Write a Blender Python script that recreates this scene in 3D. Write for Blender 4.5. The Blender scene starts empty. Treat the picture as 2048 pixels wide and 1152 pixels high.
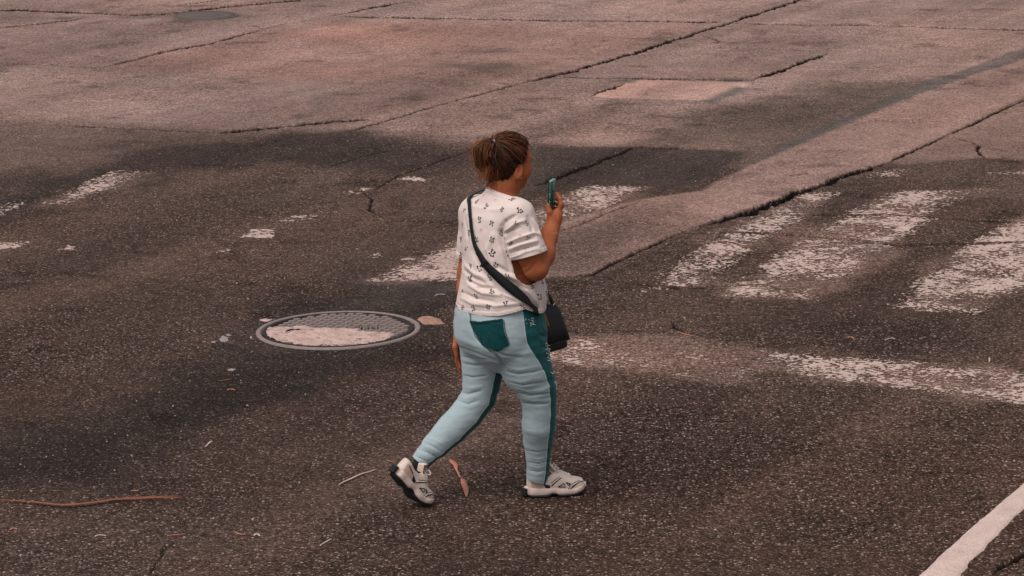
import bpy, bmesh, math, random
import numpy as np
from mathutils import Vector, Matrix
from mathutils.bvhtree import BVHTree

random.seed(7)
rng = np.random.default_rng(7)
scene = bpy.context.scene
COL = scene.collection

# ---------------------------------------------------------------- camera
CAM_H, CAM_Y, PITCH, FPX = 3.61, -12.19, math.radians(12.46), 6000.0
cam_d = bpy.data.cameras.new("camera")
cam_d.sensor_width = 36.0
cam_d.lens = FPX / 2048.0 * 36.0
cam_d.clip_start, cam_d.clip_end = 0.1, 2000.0
cam = bpy.data.objects.new("camera", cam_d)
COL.objects.link(cam)
cam.location = (0.0, CAM_Y, CAM_H)
cam.rotation_euler = (math.radians(90) - PITCH, 0, 0)
scene.camera = cam

# ---------------------------------------------------------------- light
SUN_EL, SUN_AZ = math.radians(60), math.radians(222)      # compass bearing the light comes from (0 = +Y)
world = bpy.data.worlds.new("World")
scene.world = world
world.use_nodes = True
wn, wl = world.node_tree.nodes, world.node_tree.links
wn.clear()
sky = wn.new("ShaderNodeTexSky")
sky.sky_type = 'NISHITA'
sky.sun_disc = False
sky.sun_elevation = SUN_EL
sky.sun_rotation = SUN_AZ
sky.dust_density = 3.0
hs = wn.new("ShaderNodeHueSaturation")
hs.inputs['Saturation'].default_value = 0.22            # thin cloud: the sky is nearly colourless
bg = wn.new("ShaderNodeBackground")
bg.inputs['Strength'].default_value = 0.12
wo = wn.new("ShaderNodeOutputWorld")
wl.new(sky.outputs[0], hs.inputs['Color'])
wl.new(hs.outputs[0], bg.inputs[0])
wl.new(bg.outputs[0], wo.inputs[0])

sun_d = bpy.data.lights.new("sun", 'SUN')
sun_d.energy = 1.5
sun_d.angle = math.radians(45)
sun_d.color = (1.0, 0.93, 0.87)
sun = bpy.data.objects.new("sun", sun_d)
COL.objects.link(sun)
sv = Vector((math.sin(SUN_AZ) * math.cos(SUN_EL), math.cos(SUN_AZ) * math.cos(SUN_EL), math.sin(SUN_EL)))
sun.rotation_euler = sv.to_track_quat('Z', 'Y').to_euler()
sun.location = (0, 0, 20)

vs = scene.view_settings
vs.view_transform = 'Standard'
vs.look = 'None'
vs.exposure = 0.17
vs.gamma = 1.0
vs.use_curve_mapping = False

# ---------------------------------------------------------------- helpers
CP = np.array([0.0, CAM_Y, CAM_H])
_c, _s = math.cos(PITCH), math.sin(PITCH)

def ray(px, py):
    a, b = (px - 1024.0) / FPX, (576.0 - py) / FPX
    return np.array([a, _c + b * _s, -_s + b * _c])

def at(px, py, Y):
    d = ray(px, py)
    return CP + d * ((Y - CAM_Y) / d[1])

def G(px, py):
    d = ray(px, py)
    return (CP + d * (-CAM_H / d[2]))[:2]

def gpts(pts):
    return np.array([G(*p) for p in pts])

def srgb(r, g, b):
    f = lambda c: c / 12.92 if c <= 0.04045 else ((c + 0.055) / 1.055) ** 2.4
    return (f(r / 255), f(g / 255), f(b / 255))

def mesh_np(name, V, F, smooth=True):
    """V (n,3); F: list of faces or (m,k) array -> mesh"""
    me = bpy.data.meshes.new(name)
    V = np.asarray(V, dtype=np.float32)
    if isinstance(F, np.ndarray):
        m, k = F.shape
        me.vertices.add(len(V)); me.vertices.foreach_set("co", V.ravel())
        me.loops.add(m * k); me.loops.foreach_set("vertex_index", F.astype(np.int32).ravel())
        me.polygons.add(m)
        me.polygons.foreach_set("loop_start", np.arange(0, m * k, k, dtype=np.int32))
        me.polygons.foreach_set("loop_total", np.full(m, k, dtype=np.int32))
        me.update(calc_edges=True)
        me.validate()
    else:
        me.from_pydata([tuple(v) for v in V], [], [tuple(int(i) for i in f) for f in F])
        me.update()
    if smooth:
        me.polygons.foreach_set("use_smooth", np.ones(len(me.polygons), dtype=bool))
    return me

def link(name, me, mat=None, parent=None, **props):
    o = bpy.data.objects.new(name, me)
    COL.objects.link(o)
    if mat is not None and me is not None:
        for m in (mat if isinstance(mat, (list, tuple)) else [mat]):
            me.materials.append(m)
    if parent is not None:
        o.parent = parent
        o.matrix_parent_inverse = parent.matrix_world.inverted()
    for k, v in props.items():
        o[k] = v
    return o

def tag(o, label, cat, group=None):
    o['label'] = label; o['category'] = cat
    if group: o['group'] = group
    return o

def empty(name, loc):
    o = bpy.data.objects.new(name, None)
    COL.objects.link(o)
    o.location = loc
    o.empty_display_size = 0.1
    bpy.context.view_layer.update()
    return o

def attr_f(me, name, vals):
    a = me.attributes.new(name, 'FLOAT', 'POINT')
    a.data.foreach_set("value", np.asarray(vals, dtype=np.float32).ravel())

def attr_c(me, name, vals):
    v = np.ones((len(vals), 4), dtype=np.float32); v[:, :3] = vals
    a = me.attributes.new(name, 'FLOAT_COLOR', 'POINT')
    a.data.foreach_set("color", v.ravel())

def vnoise(x, y, freq, seed=0):
    x = np.asarray(x, dtype=np.float32) * freq + 1000.37; y = np.asarray(y, dtype=np.float32) * freq + 1000.71
    xi = np.floor(x).astype(np.int64); yi = np.floor(y).astype(np.int64)
    fx = (x - xi).astype(np.float32); fy = (y - yi).astype(np.float32)
    fx = fx * fx * (3 - 2 * fx); fy = fy * fy * (3 - 2 * fy)
    tab = np.random.default_rng(seed + 11).random((256, 256)).astype(np.float32)
    def h(i, j): return tab[i & 255, j & 255]
    a, b, c, d = h(xi, yi), h(xi + 1, yi), h(xi, yi + 1), h(xi + 1, yi + 1)
    return (a + (b - a) * fx) * (1 - fy) + (c + (d - c) * fx) * fy

def fbm(x, y, freq, octv=4, seed=0, gain=0.5):
    s = 0; amp = 1; tot = 0
    for i in range(octv):
        s = s + amp * vnoise(x, y, freq * 2.03 ** i, seed + i * 17); tot += amp; amp *= gain
    return s / tot

def sstep(a, b, x):
    t = np.clip((x - a) / (b - a), 0, 1)
    return t * t * (3 - 2 * t)

def poly_sd(x, y, P):
    """signed distance to polygon P (n,2); negative inside"""
    P = np.asarray(P, dtype=np.float64)
    d2 = np.full(x.shape, 1e9); ins = np.zeros(x.shape, dtype=bool)
    n = len(P)
    for i in range(n):
        ax, ay = P[i]; bx, by = P[(i + 1) % n]
        ex, ey = bx - ax, by - ay
        t = np.clip(((x - ax) * ex + (y - ay) * ey) / (ex * ex + ey * ey + 1e-12), 0, 1)
        dx, dy = x - ax - t * ex, y - ay - t * ey
        d2 = np.minimum(d2, dx * dx + dy * dy)
        c = (ay > y) != (by > y)
        if abs(by - ay) > 1e-12:
            ins ^= c & (x < (bx - ax) * (y - ay) / (by - ay) + ax)
    d = np.sqrt(d2)
    return np.where(ins, -d, d)

# ---- tubes, ribbons
def tube_geo(pts, rad, n=6, caps=True):
    pts = [np.array(p, dtype=float) for p in pts]
    m = len(pts)
    rad = [rad] * m if np.isscalar(rad) else list(rad)
    V, F = [], []
    prev = None
    for i in range(m):
        t = pts[min(i + 1, m - 1)] - pts[max(i - 1, 0)]
        t = t / (np.linalg.norm(t) + 1e-12)
        if prev is None:
            u = np.cross(t, [0, 0, 1.0])
            if np.linalg.norm(u) < 1e-3: u = np.cross(t, [1.0, 0, 0])
        else:
            u = prev - t * np.dot(prev, t)
        u = u / (np.linalg.norm(u) + 1e-12); prev = u
        w = np.cross(t, u)
        for k in range(n):
            a = 2 * math.pi * k / n
            V.append(pts[i] + (u * math.cos(a) + w * math.sin(a)) * rad[i])
    for i in range(m - 1):
        for k in range(n):
            F.append((i * n + k, i * n + (k + 1) % n, (i + 1) * n + (k + 1) % n, (i + 1) * n + k))
    if caps:
        F.append(tuple(range(n))[::-1]); F.append(tuple((m - 1) * n + k for k in range(n)))
    return V, F

class MB:
    def __init__(self): self.V, self.F = [], []
    def add(self, V, F):
        o = len(self.V); self.V.extend([tuple(v) for v in V]); self.F.extend([tuple(i + o for i in f) for f in F])
        return self
    def tube(self, pts, rad, n=6): return self.add(*tube_geo(pts, rad, n))
    def box(self, c, sx, sy, sz, M=None):
        V = [np.array((x * sx / 2, y * sy / 2, z * sz / 2)) for x in (-1, 1) for y in (-1, 1) for z in (-1, 1)]
        if M is not None: V = [M @ v for v in V]
        V = [np.array(c) + v for v in V]
        return self.add(V, [(0, 1, 3, 2), (4, 6, 7, 5), (0, 4, 5, 1), (2, 3, 7, 6), (0, 2, 6, 4), (1, 5, 7, 3)])
    def mesh(self, name, smooth=True): return mesh_np(name, np.array(self.V), self.F, smooth)

def catmull(pts, per=6):
    P = [np.array(p, dtype=float) for p in pts]
    P = [2 * P[0] - P[1]] + P + [2 * P[-1] - P[-2]]
    out = []
    for i in range(1, len(P) - 2):
        for k in range(per):
            t = k / per
            a, b, c, d = P[i - 1], P[i], P[i + 1], P[i + 2]
            out.append(0.5 * ((2 * b) + (c - a) * t + (2 * a - 5 * b + 4 * c - d) * t * t + (3 * b - a - 3 * c + d) * t ** 3))
    out.append(P[-2])
    return out

# ---------------------------------------------------------------- materials
def new_mat(name):
    m = bpy.data.materials.new(name); m.use_nodes = True
    nt = m.node_tree
    return m, nt.nodes, nt.links, nt.nodes['Principled BSDF']

def nd(ns, typ, **kw):
    n = ns.new(typ)
    for k, v in kw.items(): setattr(n, k, v)
    return n

def math_n(ns, ls, op, a, b=None, c=None, clamp=False):
    n = ns.new("ShaderNodeMath"); n.operation = op; n.use_clamp = clamp
    for i, v in enumerate((a, b, c)):
        if v is None: continue
        if hasattr(v, 'is_linked'): ls.new(v, n.inputs[i])
        else: n.inputs[i].default_value = v
    return n.outputs[0]

def mix_c(ns, ls, f, a, b, mode='MIX'):
    n = ns.new("ShaderNodeMix"); n.data_type = 'RGBA'; n.blend_type = mode
    for i, v in ((0, f), (6, a), (7, b)):
        if hasattr(v, 'is_linked'): ls.new(v, n.inputs[i])
        elif i == 0: n.inputs[0].default_value = v
        else: n.inputs[i].default_value = (*v[:3], 1)
    return n.outputs[2]

def simple_mat(name, color, rough=0.7, var=0.15, scale=60, bump=0.2, bscale=None, metallic=0.0, spec=0.3, dist=0.002, sss=0.0, detail=4):
    m, ns, ls, b = new_mat(name)
    tc = nd(ns, "ShaderNodeTexCoord")
    nz = nd(ns, "ShaderNodeTexNoise"); nz.inputs['Scale'].default_value = scale; nz.inputs['Detail'].default_value = detail
    ls.new(tc.outputs['Object'], nz.inputs['Vector'])
    f = math_n(ns, ls, 'MULTIPLY_ADD', nz.outputs['Fac'], 2 * var, 1 - var)
    mx = nd(ns, "ShaderNodeVectorMath", operation='SCALE')
    mx.inputs[0].default_value = color[:3]
    ls.new(f, mx.inputs['Scale'])
    ls.new(mx.outputs[0], b.inputs['Base Color'])
    b.inputs['Roughness'].default_value = rough
    b.inputs['Metallic'].default_value = metallic
    b.inputs['Specular IOR Level'].default_value = spec
    if sss:
        b.inputs['Subsurface Weight'].default_value = sss
        b.inputs['Subsurface Radius'].default_value = (1.0, 0.35, 0.2)
        b.inputs['Subsurface Scale'].default_value = 0.008
    if bump:
        nb = nd(ns, "ShaderNodeTexNoise"); nb.inputs['Scale'].default_value = bscale or scale * 3; nb.inputs['Detail'].default_value = 3
        ls.new(tc.outputs['Object'], nb.inputs['Vector'])
        bp = nd(ns, "ShaderNodeBump"); bp.inputs['Strength'].default_value = bump; bp.inputs['Distance'].default_value = dist
        ls.new(nb.outputs['Fac'], bp.inputs['Height']); ls.new(bp.outputs[0], b.inputs['Normal'])
    return m

def asphalt_mat():
    m, ns, ls, b = new_mat("asphalt")
    geo = nd(ns, "ShaderNodeNewGeometry")
    at_ = nd(ns, "ShaderNodeAttribute", attribute_name="tone")
    gr = nd(ns, "ShaderNodeAttribute", attribute_name="grit")
    dirt = nd(ns, "ShaderNodeAttribute", attribute_name="dirt")
    def vor(scale, seed_off, feature='F1'):
        v = nd(ns, "ShaderNodeTexVoronoi", feature=feature, voronoi_dimensions='3D')
        v.inputs['Scale'].default_value = scale
        mp = nd(ns, "ShaderNodeMapping"); mp.inputs['Location'].default_value = (seed_off, seed_off * .7, 0)
        mp.inputs['Scale'].default_value = (1, 1, 0.0)
        ls.new(geo.outputs['Position'], mp.inputs[0]); ls.new(mp.outputs[0], v.inputs['Vector'])
        return v
    def noise(scale, detail=3, rough=.55):
        n = nd(ns, "ShaderNodeTexNoise"); n.inputs['Scale'].default_value = scale; n.inputs['Detail'].default_value = detail
        n.inputs['Roughness'].default_value = rough
        ls.new(geo.outputs['Position'], n.inputs['Vector']); return n.outputs['Fac']
    v1 = vor(125, 0); v2 = vor(72, 3.3); v3 = vor(40, 8.1)
    def rnd(v, ch=0):
        s = nd(ns, "ShaderNodeSeparateColor"); ls.new(v.outputs['Color'], s.inputs[0]); return s.outputs[ch]
    def stone(v, lo, hi, dlo, dhi):
        pick = nd(ns, "ShaderNodeMapRange"); pick.inputs[1].default_value = lo; pick.inputs[2].default_value = hi
        ls.new(rnd(v), pick.inputs[0])
        d = nd(ns, "ShaderNodeMapRange"); d.inputs[1].default_value = dlo; d.inputs[2].default_value = dhi
        d.inputs[3].default_value = 1; d.inputs[4].default_value = 0
        ls.new(v.outputs['Distance'], d.inputs[0])
        return math_n(ns, ls, 'MULTIPLY', pick.outputs[0], d.outputs[0], clamp=True)
    s1 = stone(v1, .80, .97, .38, .64)
    s2 = stone(v2, .86, .95, .34, .54)
    s3 = stone(v3, .955, .98, .22, .36)
    smask = math_n(ns, ls, 'MAXIMUM', math_n(ns, ls, 'MAXIMUM', math_n(ns, ls, 'MULTIPLY', s1, .75), s2), s3)
    # base tone with grain
    f1 = math_n(ns, ls, 'MULTIPLY_ADD', noise(330, 2), .9, .55)
    f2 = math_n(ns, ls, 'MULTIPLY_ADD', noise(6, 6, .7), 1.0, .5)
    f3 = math_n(ns, ls, 'MULTIPLY_ADD', math_n(ns, ls, 'SUBTRACT', rnd(v2, 1), .5), math_n(ns, ls, 'MULTIPLY', gr.outputs['Fac'], 1.0), 1.0)
    f4 = math_n(ns, ls, 'MULTIPLY_ADD', noise(1.3, 4, .6), .5, .75)
    f = math_n(ns, ls, 'MULTIPLY', math_n(ns, ls, 'MULTIPLY', f1, f2), math_n(ns, ls, 'MULTIPLY', f3, f4))
    # tone darkens in the shallow pits between the stones
    e = nd(ns, "ShaderNodeMapRange"); e.inputs[1].default_value = .35; e.inputs[2].default_value = .75
    e.inputs[3].default_value = 1; e.inputs[4].default_value = .55
    ls.new(v2.outputs['Distance'], e.inputs[0])
    f = math_n(ns, ls, 'MULTIPLY', f, e.outputs[0])
    mm = math_n(ns, ls, 'MULTIPLY_ADD', math_n(ns, ls, 'SUBTRACT', noise(26, 3, .7), .5), math_n(ns, ls, 'MULTIPLY', gr.outputs['Fac'], 1.5), 1.0)
    f = math_n(ns, ls, 'MULTIPLY', f, mm)
    f = math_n(ns, ls, 'MULTIPLY', f, 1.12)
    sc = nd(ns, "ShaderNodeVectorMath", operation='SCALE'); ls.new(at_.outputs['Color'], sc.inputs[0]); ls.new(f, sc.inputs['Scale'])
    # stone colour: grey-pink to tan
    stc = mix_c(ns, ls, rnd(v2, 2), (.52, .40, .35), (.40, .27, .21))
    st2 = mix_c(ns, ls, .22, stc, at_.outputs['Color'])
    sm = math_n(ns, ls, 'MULTIPLY', smask, gr.outputs['Fac'], clamp=True)
    col = mix_c(ns, ls, sm, sc.outputs[0], st2)
    dn = math_n(ns, ls, 'MULTIPLY', dirt.outputs['Fac'], 1.0, clamp=True)
    col = mix_c(ns, ls, dn, col, (.012, .0095, .0085))
    ls.new(col, b.inputs['Base Color'])
    b.inputs['Roughness'].default_value = .95
    b.inputs['Specular IOR Level'].default_value = .05
    # relief
    h = math_n(ns, ls, 'ADD', math_n(ns, ls, 'MULTIPLY', v2.outputs['Distance'], -.8), math_n(ns, ls, 'MULTIPLY', v1.outputs['Distance'], -.5))
    h = math_n(ns, ls, 'ADD', h, math_n(ns, ls, 'MULTIPLY', noise(120, 3), .7))
    h = math_n(ns, ls, 'MULTIPLY', h, math_n(ns, ls, 'MULTIPLY_ADD', gr.outputs['Fac'], .8, .3))
    bp = nd(ns, "ShaderNodeBump"); bp.inputs['Strength'].default_value = .9; bp.inputs['Distance'].default_value = .010
    ls.new(h, bp.inputs['Height']); ls.new(bp.outputs[0], b.inputs['Normal'])
    return m

def paint_mat(name, color, var=.3):
    m, ns, ls, b = new_mat(name)
    geo = nd(ns, "ShaderNodeNewGeometry")
    def noise(scale, detail=4):
        n = nd(ns, "ShaderNodeTexNoise"); n.inputs['Scale'].default_value = scale; n.inputs['Detail'].default_value = detail
        ls.new(geo.outputs['Position'], n.inputs['Vector']); return n.outputs['Fac']
    f = math_n(ns, ls, 'MULTIPLY', math_n(ns, ls, 'MULTIPLY_ADD', noise(7), 2 * var, 1 - var), math_n(ns, ls, 'MULTIPLY_ADD', noise(140, 3), 1.1, .45))
    sc = nd(ns, "ShaderNodeVectorMath", operation='SCALE'); sc.inputs[0].default_value = color; ls.new(f, sc.inputs['Scale'])
    ls.new(sc.outputs[0], b.inputs['Base Color'])
    b.inputs['Roughness'].default_value = .95; b.inputs['Specular IOR Level'].default_value = .05
    bp = nd(ns, "ShaderNodeBump"); bp.inputs['Strength'].default_value = .6; bp.inputs['Distance'].default_value = .006
    ls.new(noise(110, 4), bp.inputs['Height']); ls.new(bp.outputs[0], b.inputs['Normal'])
    return m

M_ASPHALT = asphalt_mat()
M_PAINT = paint_mat("road_paint", (.475, .345, .30))
M_EDGE = paint_mat("edge_paint", (.56, .415, .37), .3)

# ================================================================ GROUND
X0, X1, Y0, Y1, CS, RF = -6.5, 6.5, -2.2, 19.0, 0.025, 5
NX, NY = int(round((X1 - X0) / CS)), int(round((Y1 - Y0) / CS))
gx = X0 + np.arange(NX + 1) * CS; gy = Y0 + np.arange(NY + 1) * CS
VX, VY = np.meshgrid(gx, gy)                                  # (NY+1, NX+1)

MAN_C = G(676.5, 659.5); MAN_R = 0.432; MAN_TILT = 0.026

def relief(x, y):
    z = (fbm(x, y, .55, 3, 5) - .5) * .02 + (fbm(x, y, 3.0, 2, 9) - .5) * .006
    r = np.hypot(x - MAN_C[0] - .03, y - MAN_C[1])
    z = z - .012 * (1 - sstep(.42, .75, r))
    edge = np.minimum(np.minimum(x - X0, X1 - x), np.minimum(y - Y0, Y1 - y))
    # feet and manhole stand on level ground
    lev = 1 - sstep(.5, 1.1, np.hypot(x + .05, y + .03))
    z = z * (1 - lev)
    lev2 = 1 - sstep(.40, .62, r)
    z = z * (1 - lev2) + (-.004 + MAN_TILT * (x - MAN_C[0])) * lev2
    return z * sstep(0, .6, edge)

VZ = relief(VX, VY).astype(np.float32)

def zat(x, y):
    fx = np.clip((np.asarray(x) - X0) / CS, 0, NX - 1e-4); fy = np.clip((np.asarray(y) - Y0) / CS, 0, NY - 1e-4)
    i = fx.astype(int); j = fy.astype(int); fx = fx - i; fy = fy - j
    return (VZ[j, i] * (1 - fx) + VZ[j, i + 1] * fx) * (1 - fy) + (VZ[j + 1, i] * (1 - fx) + VZ[j + 1, i + 1] * fx) * fy

# ---- colour of the surfaces (old concrete, newer asphalt, tar), wear and dust; photo outlines laid on the ground plane
tone = np.empty(VX.shape + (3,), dtype=np.float64); tone[:] = srgb(76, 59, 52)
grit = np.full(VX.shape, .85)
wob = (fbm(VX, VY, 2.2, 4, 31) - .5)
wob2 = (fbm(VX, VY, .7, 3, 41) - .5)

def zone(pts, col, soft=.15, k=1.0, g=None, wobble=.25):
    global tone, grit
    P = gpts(pts)
    sd = poly_sd(VX, VY, P) + wob * wobble * 2
    w = (1 - sstep(-soft, soft, sd)) * k
    tone = tone * (1 - w[..., None]) + np.array(srgb(*col)) * w[..., None]
    if g is not None: grit = grit * (1 - w) + g * w

# broad regions
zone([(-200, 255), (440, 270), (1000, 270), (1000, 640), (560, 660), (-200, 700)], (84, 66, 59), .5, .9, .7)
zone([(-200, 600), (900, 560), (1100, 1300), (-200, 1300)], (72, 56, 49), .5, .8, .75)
zone([(1150, 800), (2300, 830), (2300, 1400), (900, 1400)], (72, 54, 46), .5, .9, 1.0)
# old pale surfaces at the far side
zone([(-900, -200), (3000, -200), (3000, 60), (1900, 160), (1500, 330), (1400, 300), (1060, 292), (960, 290), (720, 268), (440, 266), (120, 250), (-900, 290)], (147, 121, 113), .4, 1, .75, .3)
zone([(-900, 290), (-900, 200), (120, 248), (440, 266), (560, 262), (300, 330), (0, 350), (-500, 400)], (118, 95, 88), .5, .85, .7, .3)
zone([(230, 130), (540, 58), (640, 40), (1440, 48), (1310, 92), (1050, 165), (800, 160), (300, 140)], (146, 114, 105), .25, .9, .7)
zone([(560, 70), (760, 45), (1000, 60), (900, 100), (650, 95)], (150, 112, 99), .35, .6)
zone([(-100, 60), (220, 40), (330, 60), (200, 140), (-100, 130)], (128, 104, 98), .3, .6)
zone([(-500, 34), (350, 27), (480, 30), (200, 37), (-500, 54)], (112, 91, 88), .25, .7)
zone([(1480, 45), (2100, 62), (2100, 100), (1700, 105), (1320, 92)], (148, 121, 112), .25, .8)
zone([(870, 130), (1060, 150), (900, 215), (760, 240), (640, 240), (760, 180)], (110, 90, 83), .5, .65)
zone([(1100, 205), (1450, 210), (1420, 260), (1060, 270)], (132, 107, 98), .4, .7, 1.0)
# brown-dark belts
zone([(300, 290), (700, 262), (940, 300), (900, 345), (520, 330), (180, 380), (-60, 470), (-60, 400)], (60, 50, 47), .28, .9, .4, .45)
zone([(1290, 296), (1420, 215), (1700, 165), (1860, 165), (1500, 322), (1400, 300)], (84, 69, 62), .5, .85, .6)
zone([(1060, 292), (1270, 293), (1500, 302), (1490, 318), (1330, 385), (1270, 396), (1120, 382), (1040, 400)], (63, 53, 49), .07, .92, .35, .05)
zone([(880, 300), (1060, 295), (1060, 400), (900, 440), (830, 380)], (82, 69, 63), .4, .6)
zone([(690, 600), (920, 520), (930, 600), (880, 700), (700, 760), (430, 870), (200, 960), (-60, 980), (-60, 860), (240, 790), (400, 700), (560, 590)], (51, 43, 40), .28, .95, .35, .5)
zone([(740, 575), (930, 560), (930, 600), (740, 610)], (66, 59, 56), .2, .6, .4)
# pale strip with its tar edge
zone([(2300, 20), (1900, 162), (1840, 180), (1500, 330), (1400, 380), (1280, 398), (1130, 440), (1000, 500), (1000, 566), (1100, 557), (1180, 550), (1240, 521), (1390, 453), (1590, 386), (1780, 326), (1890, 273), (2300, 70)], (148, 119, 110), .03, 1, .6, .03)
zone([(1390, 400), (1130, 440), (990, 500), (990, 570), (1180, 552), (1330, 480)], (100, 80, 72), .35, .9, .9)
zone([(2120, 70), (1900, 148), (1845, 162), (1640, 255), (1500, 322), (1515, 327), (1660, 262), (1850, 182), (1905, 163), (2120, 95)], (96, 87, 83), .03, .85, .3, .03)
zone([(2300, 85), (2060, 194), (1890, 272), (1780, 326), (1800, 331), (1960, 318), (2300, 330)], (138, 111, 102), .05, .95, .5, .02)
zone([(1700, 360), (1820, 325), (2100, 322), (2100, 420), (1900, 370)], (98, 79, 72), .35, .7)
# pink repair patch with grey rims
zone([(1176, 193), (1222, 176), (1275, 158), (1500, 164), (1490, 180), (1420, 199), (1300, 197)], (182, 145, 133), .03, 1, .25, .02)
zone([(1230, 154), (1285, 154), (1270, 166), (1240, 166)], (108, 100, 95), .05, .9, .2, .05)
zone([(1440, 155), (1520, 156), (1500, 163), (1450, 163)], (100, 93, 88), .05, .9, .2, .05)
zone([(1395, 202), (1470, 172), (1505, 175), (1430, 206)], (96, 88, 84), .05, .9, .2, .05)
zone([(345, 33), (380, 25), (430, 23), (478, 27), (480, 33), (440, 38), (380, 38)], (104, 90, 84), .2, .8, .4)
zone([(915, 104), (960, 102), (1030, 98), (1020, 104), (960, 108)], (96, 84, 78), .12, .8, .3, .1)
zone([(860, 136), (930, 131), (1000, 134), (960, 141)], (100, 84, 78), .2, .7, .4)
zone([(300, 175), (480, 172), (540, 168), (500, 178)], (118, 96, 88), .25, .6)
zone([(300, 1110), (700, 960), (1000, 800), (1100, 830), (800, 1010), (420, 1170)], (92, 74, 66), .35, .7, .55)
zone([(-100, 1020), (250, 1010), (420, 1060), (240, 1180), (-100, 1180)], (86, 69, 62), .4, .7)
zone([(640, 1040), (760, 1030), (900, 1060), (800, 1090), (660, 1075)], (62, 50, 44), .25, .7, 1.0)
zone([(1150, 860), (1420, 850), (1560, 930), (1400, 1000), (1200, 980)], (66, 52, 46), .4, .6, 1.0)
zone([(1640, 640), (1950, 650), (1980, 700), (1700, 690)], (66, 53, 47), .3, .6, 1.0)
zone([(600, 330), (760, 350), (720, 420), (520, 470), (420, 430)], (90, 74, 67), .3, .5)
# dip round the cover, its shade painted into the tone; grey lumps of old mortar
mr = np.hypot(VX - MAN_C[0], VY - MAN_C[1])
zone([(400, 695), (500, 650), (520, 700), (640, 705), (560, 715), (450, 712)], (52, 45, 43), .12, .85, .3)
w = (1 - sstep(.05, .16, np.abs(mr - .47) + wob * .1)) * .5
tone = tone * (1 - w[..., None]) + np.array(srgb(58, 50, 47)) * w[..., None]
# dusty bloom of ground-off paint under the stripes
DUST = (134, 107, 97)
for pts, k in (([(1265, 587), (1440, 470), (1570, 392), (1680, 383), (1540, 478), (1400, 574)], .35), ([(1450, 592), (1640, 455), (1790, 383), (1955, 380), (1790, 492), (1630, 604)], .45),
               ([(1775, 617), (1960, 480), (2060, 430), (2300, 420), (2060, 560), (1960, 630)], .45), ([(745, 563), (1010, 440), (1180, 371), (1295, 374), (1090, 465), (905, 562)], .35),
               ([(1530, 703), (1700, 715), (2060, 745), (2400, 775), (2400, 850), (2060, 808), (1700, 765), (1520, 735)], .5), ([(1080, 668), (1300, 678), (1540, 705), (1510, 765), (1300, 742), (1060, 722)], .5),
               ([(85, 412), (230, 345), (345, 338), (260, 370), (130, 410)], .35)):
    zone(pts, DUST, .10, k * 1.25, None, .3)
# dusty mottling
grit = np.clip(grit * (.35 + 1.25 * fbm(VX, VY, .9, 4, 63, .6)), .1, 1.0)
p0, p1 = G(215, 133), G(640, 38); rd = (p1 - p0) / np.linalg.norm(p1 - p0)
along = VX * rd[0] + VY * rd[1]; across = -VX * rd[1] + VY * rd[0]
streak = fbm(across * 2.4, along * .16, 1.0, 4, 91, .6) - .5                  # worn wheel tracks along the road
drip = sstep(.70, .80, fbm(VX, VY, 3.4, 3, 95)) * .35                          # oil spots
m = (1 + wob2 * .4)[..., None] * (1 + wob * .34)[..., None] * (1 + streak * .85)[..., None] * (1 - drip)[..., None]
tone = np.clip(tone * m * 1.0, .008, .6)
warm = np.clip(fbm(VX, VY, .9, 3, 77) - .45, 0, 1)[..., None]
tone = tone * (1 + warm * np.array([.18, .0, -.1]))

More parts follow.
